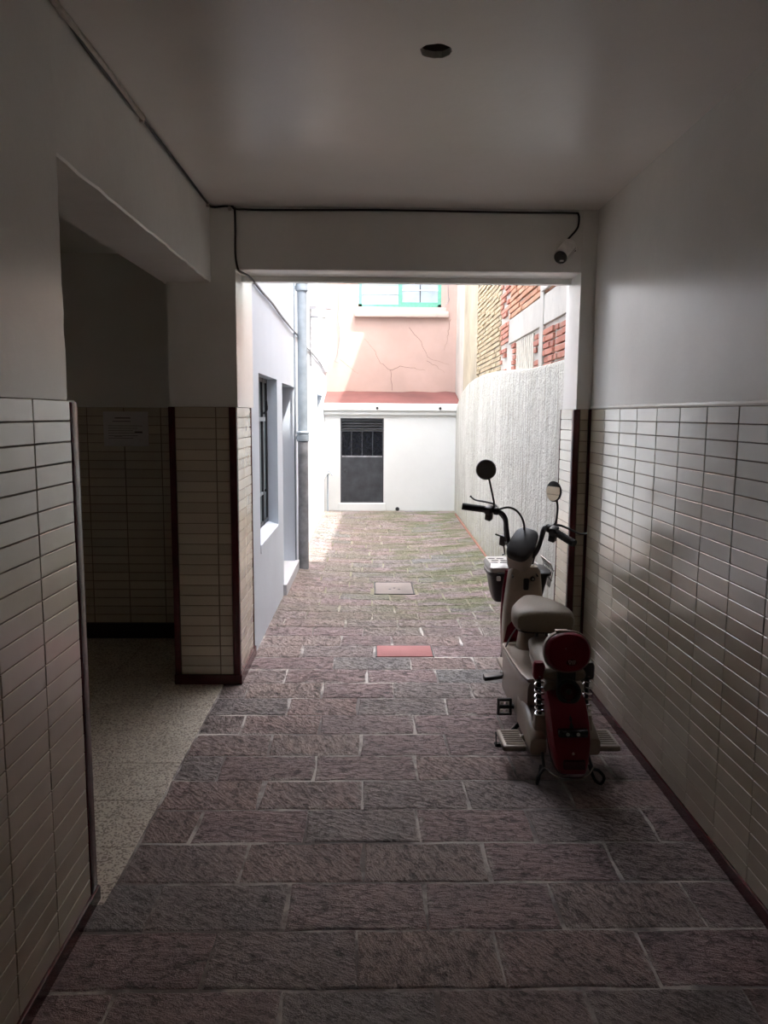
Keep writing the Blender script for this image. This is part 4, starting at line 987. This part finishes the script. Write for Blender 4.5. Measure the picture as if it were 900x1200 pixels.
# head shell and instrument pad
hs = []
for z, a, b_, yy, tl_ in ((.005, .052, .052, 0, 0), (.03, .060, .060, 0, 0), (.075, .066, .068, .002, .2), (.115, .068, .078, .006, .45), (.135, .067, .080, .008, .55)):
    hs.append([(x, yy+y, z+y*tl_) for x, y in sell(a, b_, 28, 3)])
head = sp('head_shell', st_(MB().loft(hs)), 'beige')
sp('instrument_pad', st_(MB().loft([[(x, .009+y, z+y*.55) for x, y in sell(a, b_, 28, 3.2)] for z, a, b_ in ((.134, .068, .081), (.150, .070, .083), (.164, .068, .081), (.168, .060, .073))])), 'black', head)
hb = []
for s_ in (-1, 1):
    P = [(s_*.045, .02, .075), (s_*.078, .015, .12), (s_*.098, .012, .20), (s_*.108, .0, .275), (s_*.130, -.018, .312), (s_*.175, -.043, .322), (s_*.30, -.091, .323)]
    bar = sp('handlebar', st_(MB().tube(P, .0115, 12, 6)), 'steel_black')
    gr_ = sp('grip', st_(MB().tube([(s_*.197, -.052, .323), (s_*.203, -.054, .323), (s_*.312, -.096, .323), (s_*.318, -.098, .323)], .0185, 16)), 'rubber', bar)
    for k in range(6):
        t = .12+k*.15; c = Vector((s_*.20, -.053, .323)).lerp(Vector((s_*.315, -.097, .323)), t); d = Vector((s_*.117, -.047, 0)).normalized()
        sp('grip_ridge', st_(MB().ring(c, d, .0185, .0016, 18, 5)), 'rubber', gr_)
    sp('switch_box', st_(MB().rbox(min(s_*.165, s_*.205), max(s_*.165, s_*.205), -.070, -.022, .300, .345, .008)), 'black', bar)
    sp('throttle_pod', st_(MB().rbox(min(s_*.165, s_*.200), max(s_*.165, s_*.200), -.065, -.03, .264, .302, .006)), 'black', bar)
    sp('brake_clamp', st_(MB().disc((s_*.150, -.032, .32), (s_*.9, -.4, 0), .021, .03, 16)), 'black', bar)
    sp('brake_lever', st_(MB().tube([(s_*.150, -.014, .324), (s_*.185, .012, .330), (s_*.245, .010, .328), (s_*.30, .008, .322), (s_*.335, .016, .330)], lambda t: .0068-.0022*t+(.002 if t > .96 else 0), 8, 4)), 'black', bar)
    # mirror on its stalk
    if s_ < 0: MP = [(-.165, -.030, .335), (-.170, -.030, .37), (-.222, -.018, .505)]
    else: MP = [(.165, -.02, .335), (.172, .0, .355), (.160, .022, .43), (.135, .034, .465)]
    mir = sp('mirror', st_(MB().tube(MP, .0055, 8, 4 if s_ > 0 else 0)), 'black', bar)
    end = Q @ Vector(MP[-1])
    if s_ < 0: nrm = Vector((-.18, -1, .03)).normalized(); c = end+Vector((-.012, 0, .028))
    else: nrm = Vector((-.86, -.50, .06)).normalized(); c = end+Vector((-.004, .002, .030))
    sp('mirror_shell', MB().loft([[c+nrm*t+(nrm.cross(Vector((0, 0, 1))).normalized()*math.cos(a)+Vector((0, 0, 1))*math.sin(a))*r_ for a in [2*math.pi*k/28 for k in range(28)]] for t, r_ in ((-.022, .020), (-.016, .040), (-.004, .051), (.004, .053), (.006, .050))]), 'black', mir)
    sp('mirror_glass', MB().disc(c+nrm*.0065, nrm, .0485, .002, 28), 'mirror', mir)
# brake cables
sp('brake_cable', st_(MB().tube([(-.145, -.015, .325), (-.105, .025, .332), (-.060, .055, .300), (-.030, .075, .22), (-.03, .07, .10), (-.02, .06, .02)], .0062, 8, 6)), 'black', head)
sp('brake_cable', st_(MB().tube([(.145, -.015, .322), (.112, .03, .28), (.095, .035, .19), (.07, .04, .12), (.05, .06, .02)], .0058, 8, 6)), 'black', head)
sp('brake_cable', st_(MB().tube([(-.150, -.03, .315), (-.128, .02, .25), (-.120, .03, .17), (-.10, .045, .08), (-.06, .06, .0)], .0036, 8, 6)), 'black', head)
# phone holder on a short arm
ph = sp('phone_holder', st_(MB().tube([(-.07, .02, .12), (-.125, .055, .105)], .007, 8)), 'black', head)
sp('holder_clamp', st_(MB().rbox(-.155, -.120, .045, .070, .070, .135, .006)), 'black', ph)
sp('holder_claw', st_(MB().tube([(-.155, .05, .128), (-.178, .04, .135)], .005, 6).tube([(-.13, .06, .07), (-.118, .06, .02), (-.132, .055, .012)], .005, 6)), 'black', ph)
for o in bpy.data.objects:
    if '_org' in o: del o['_org']
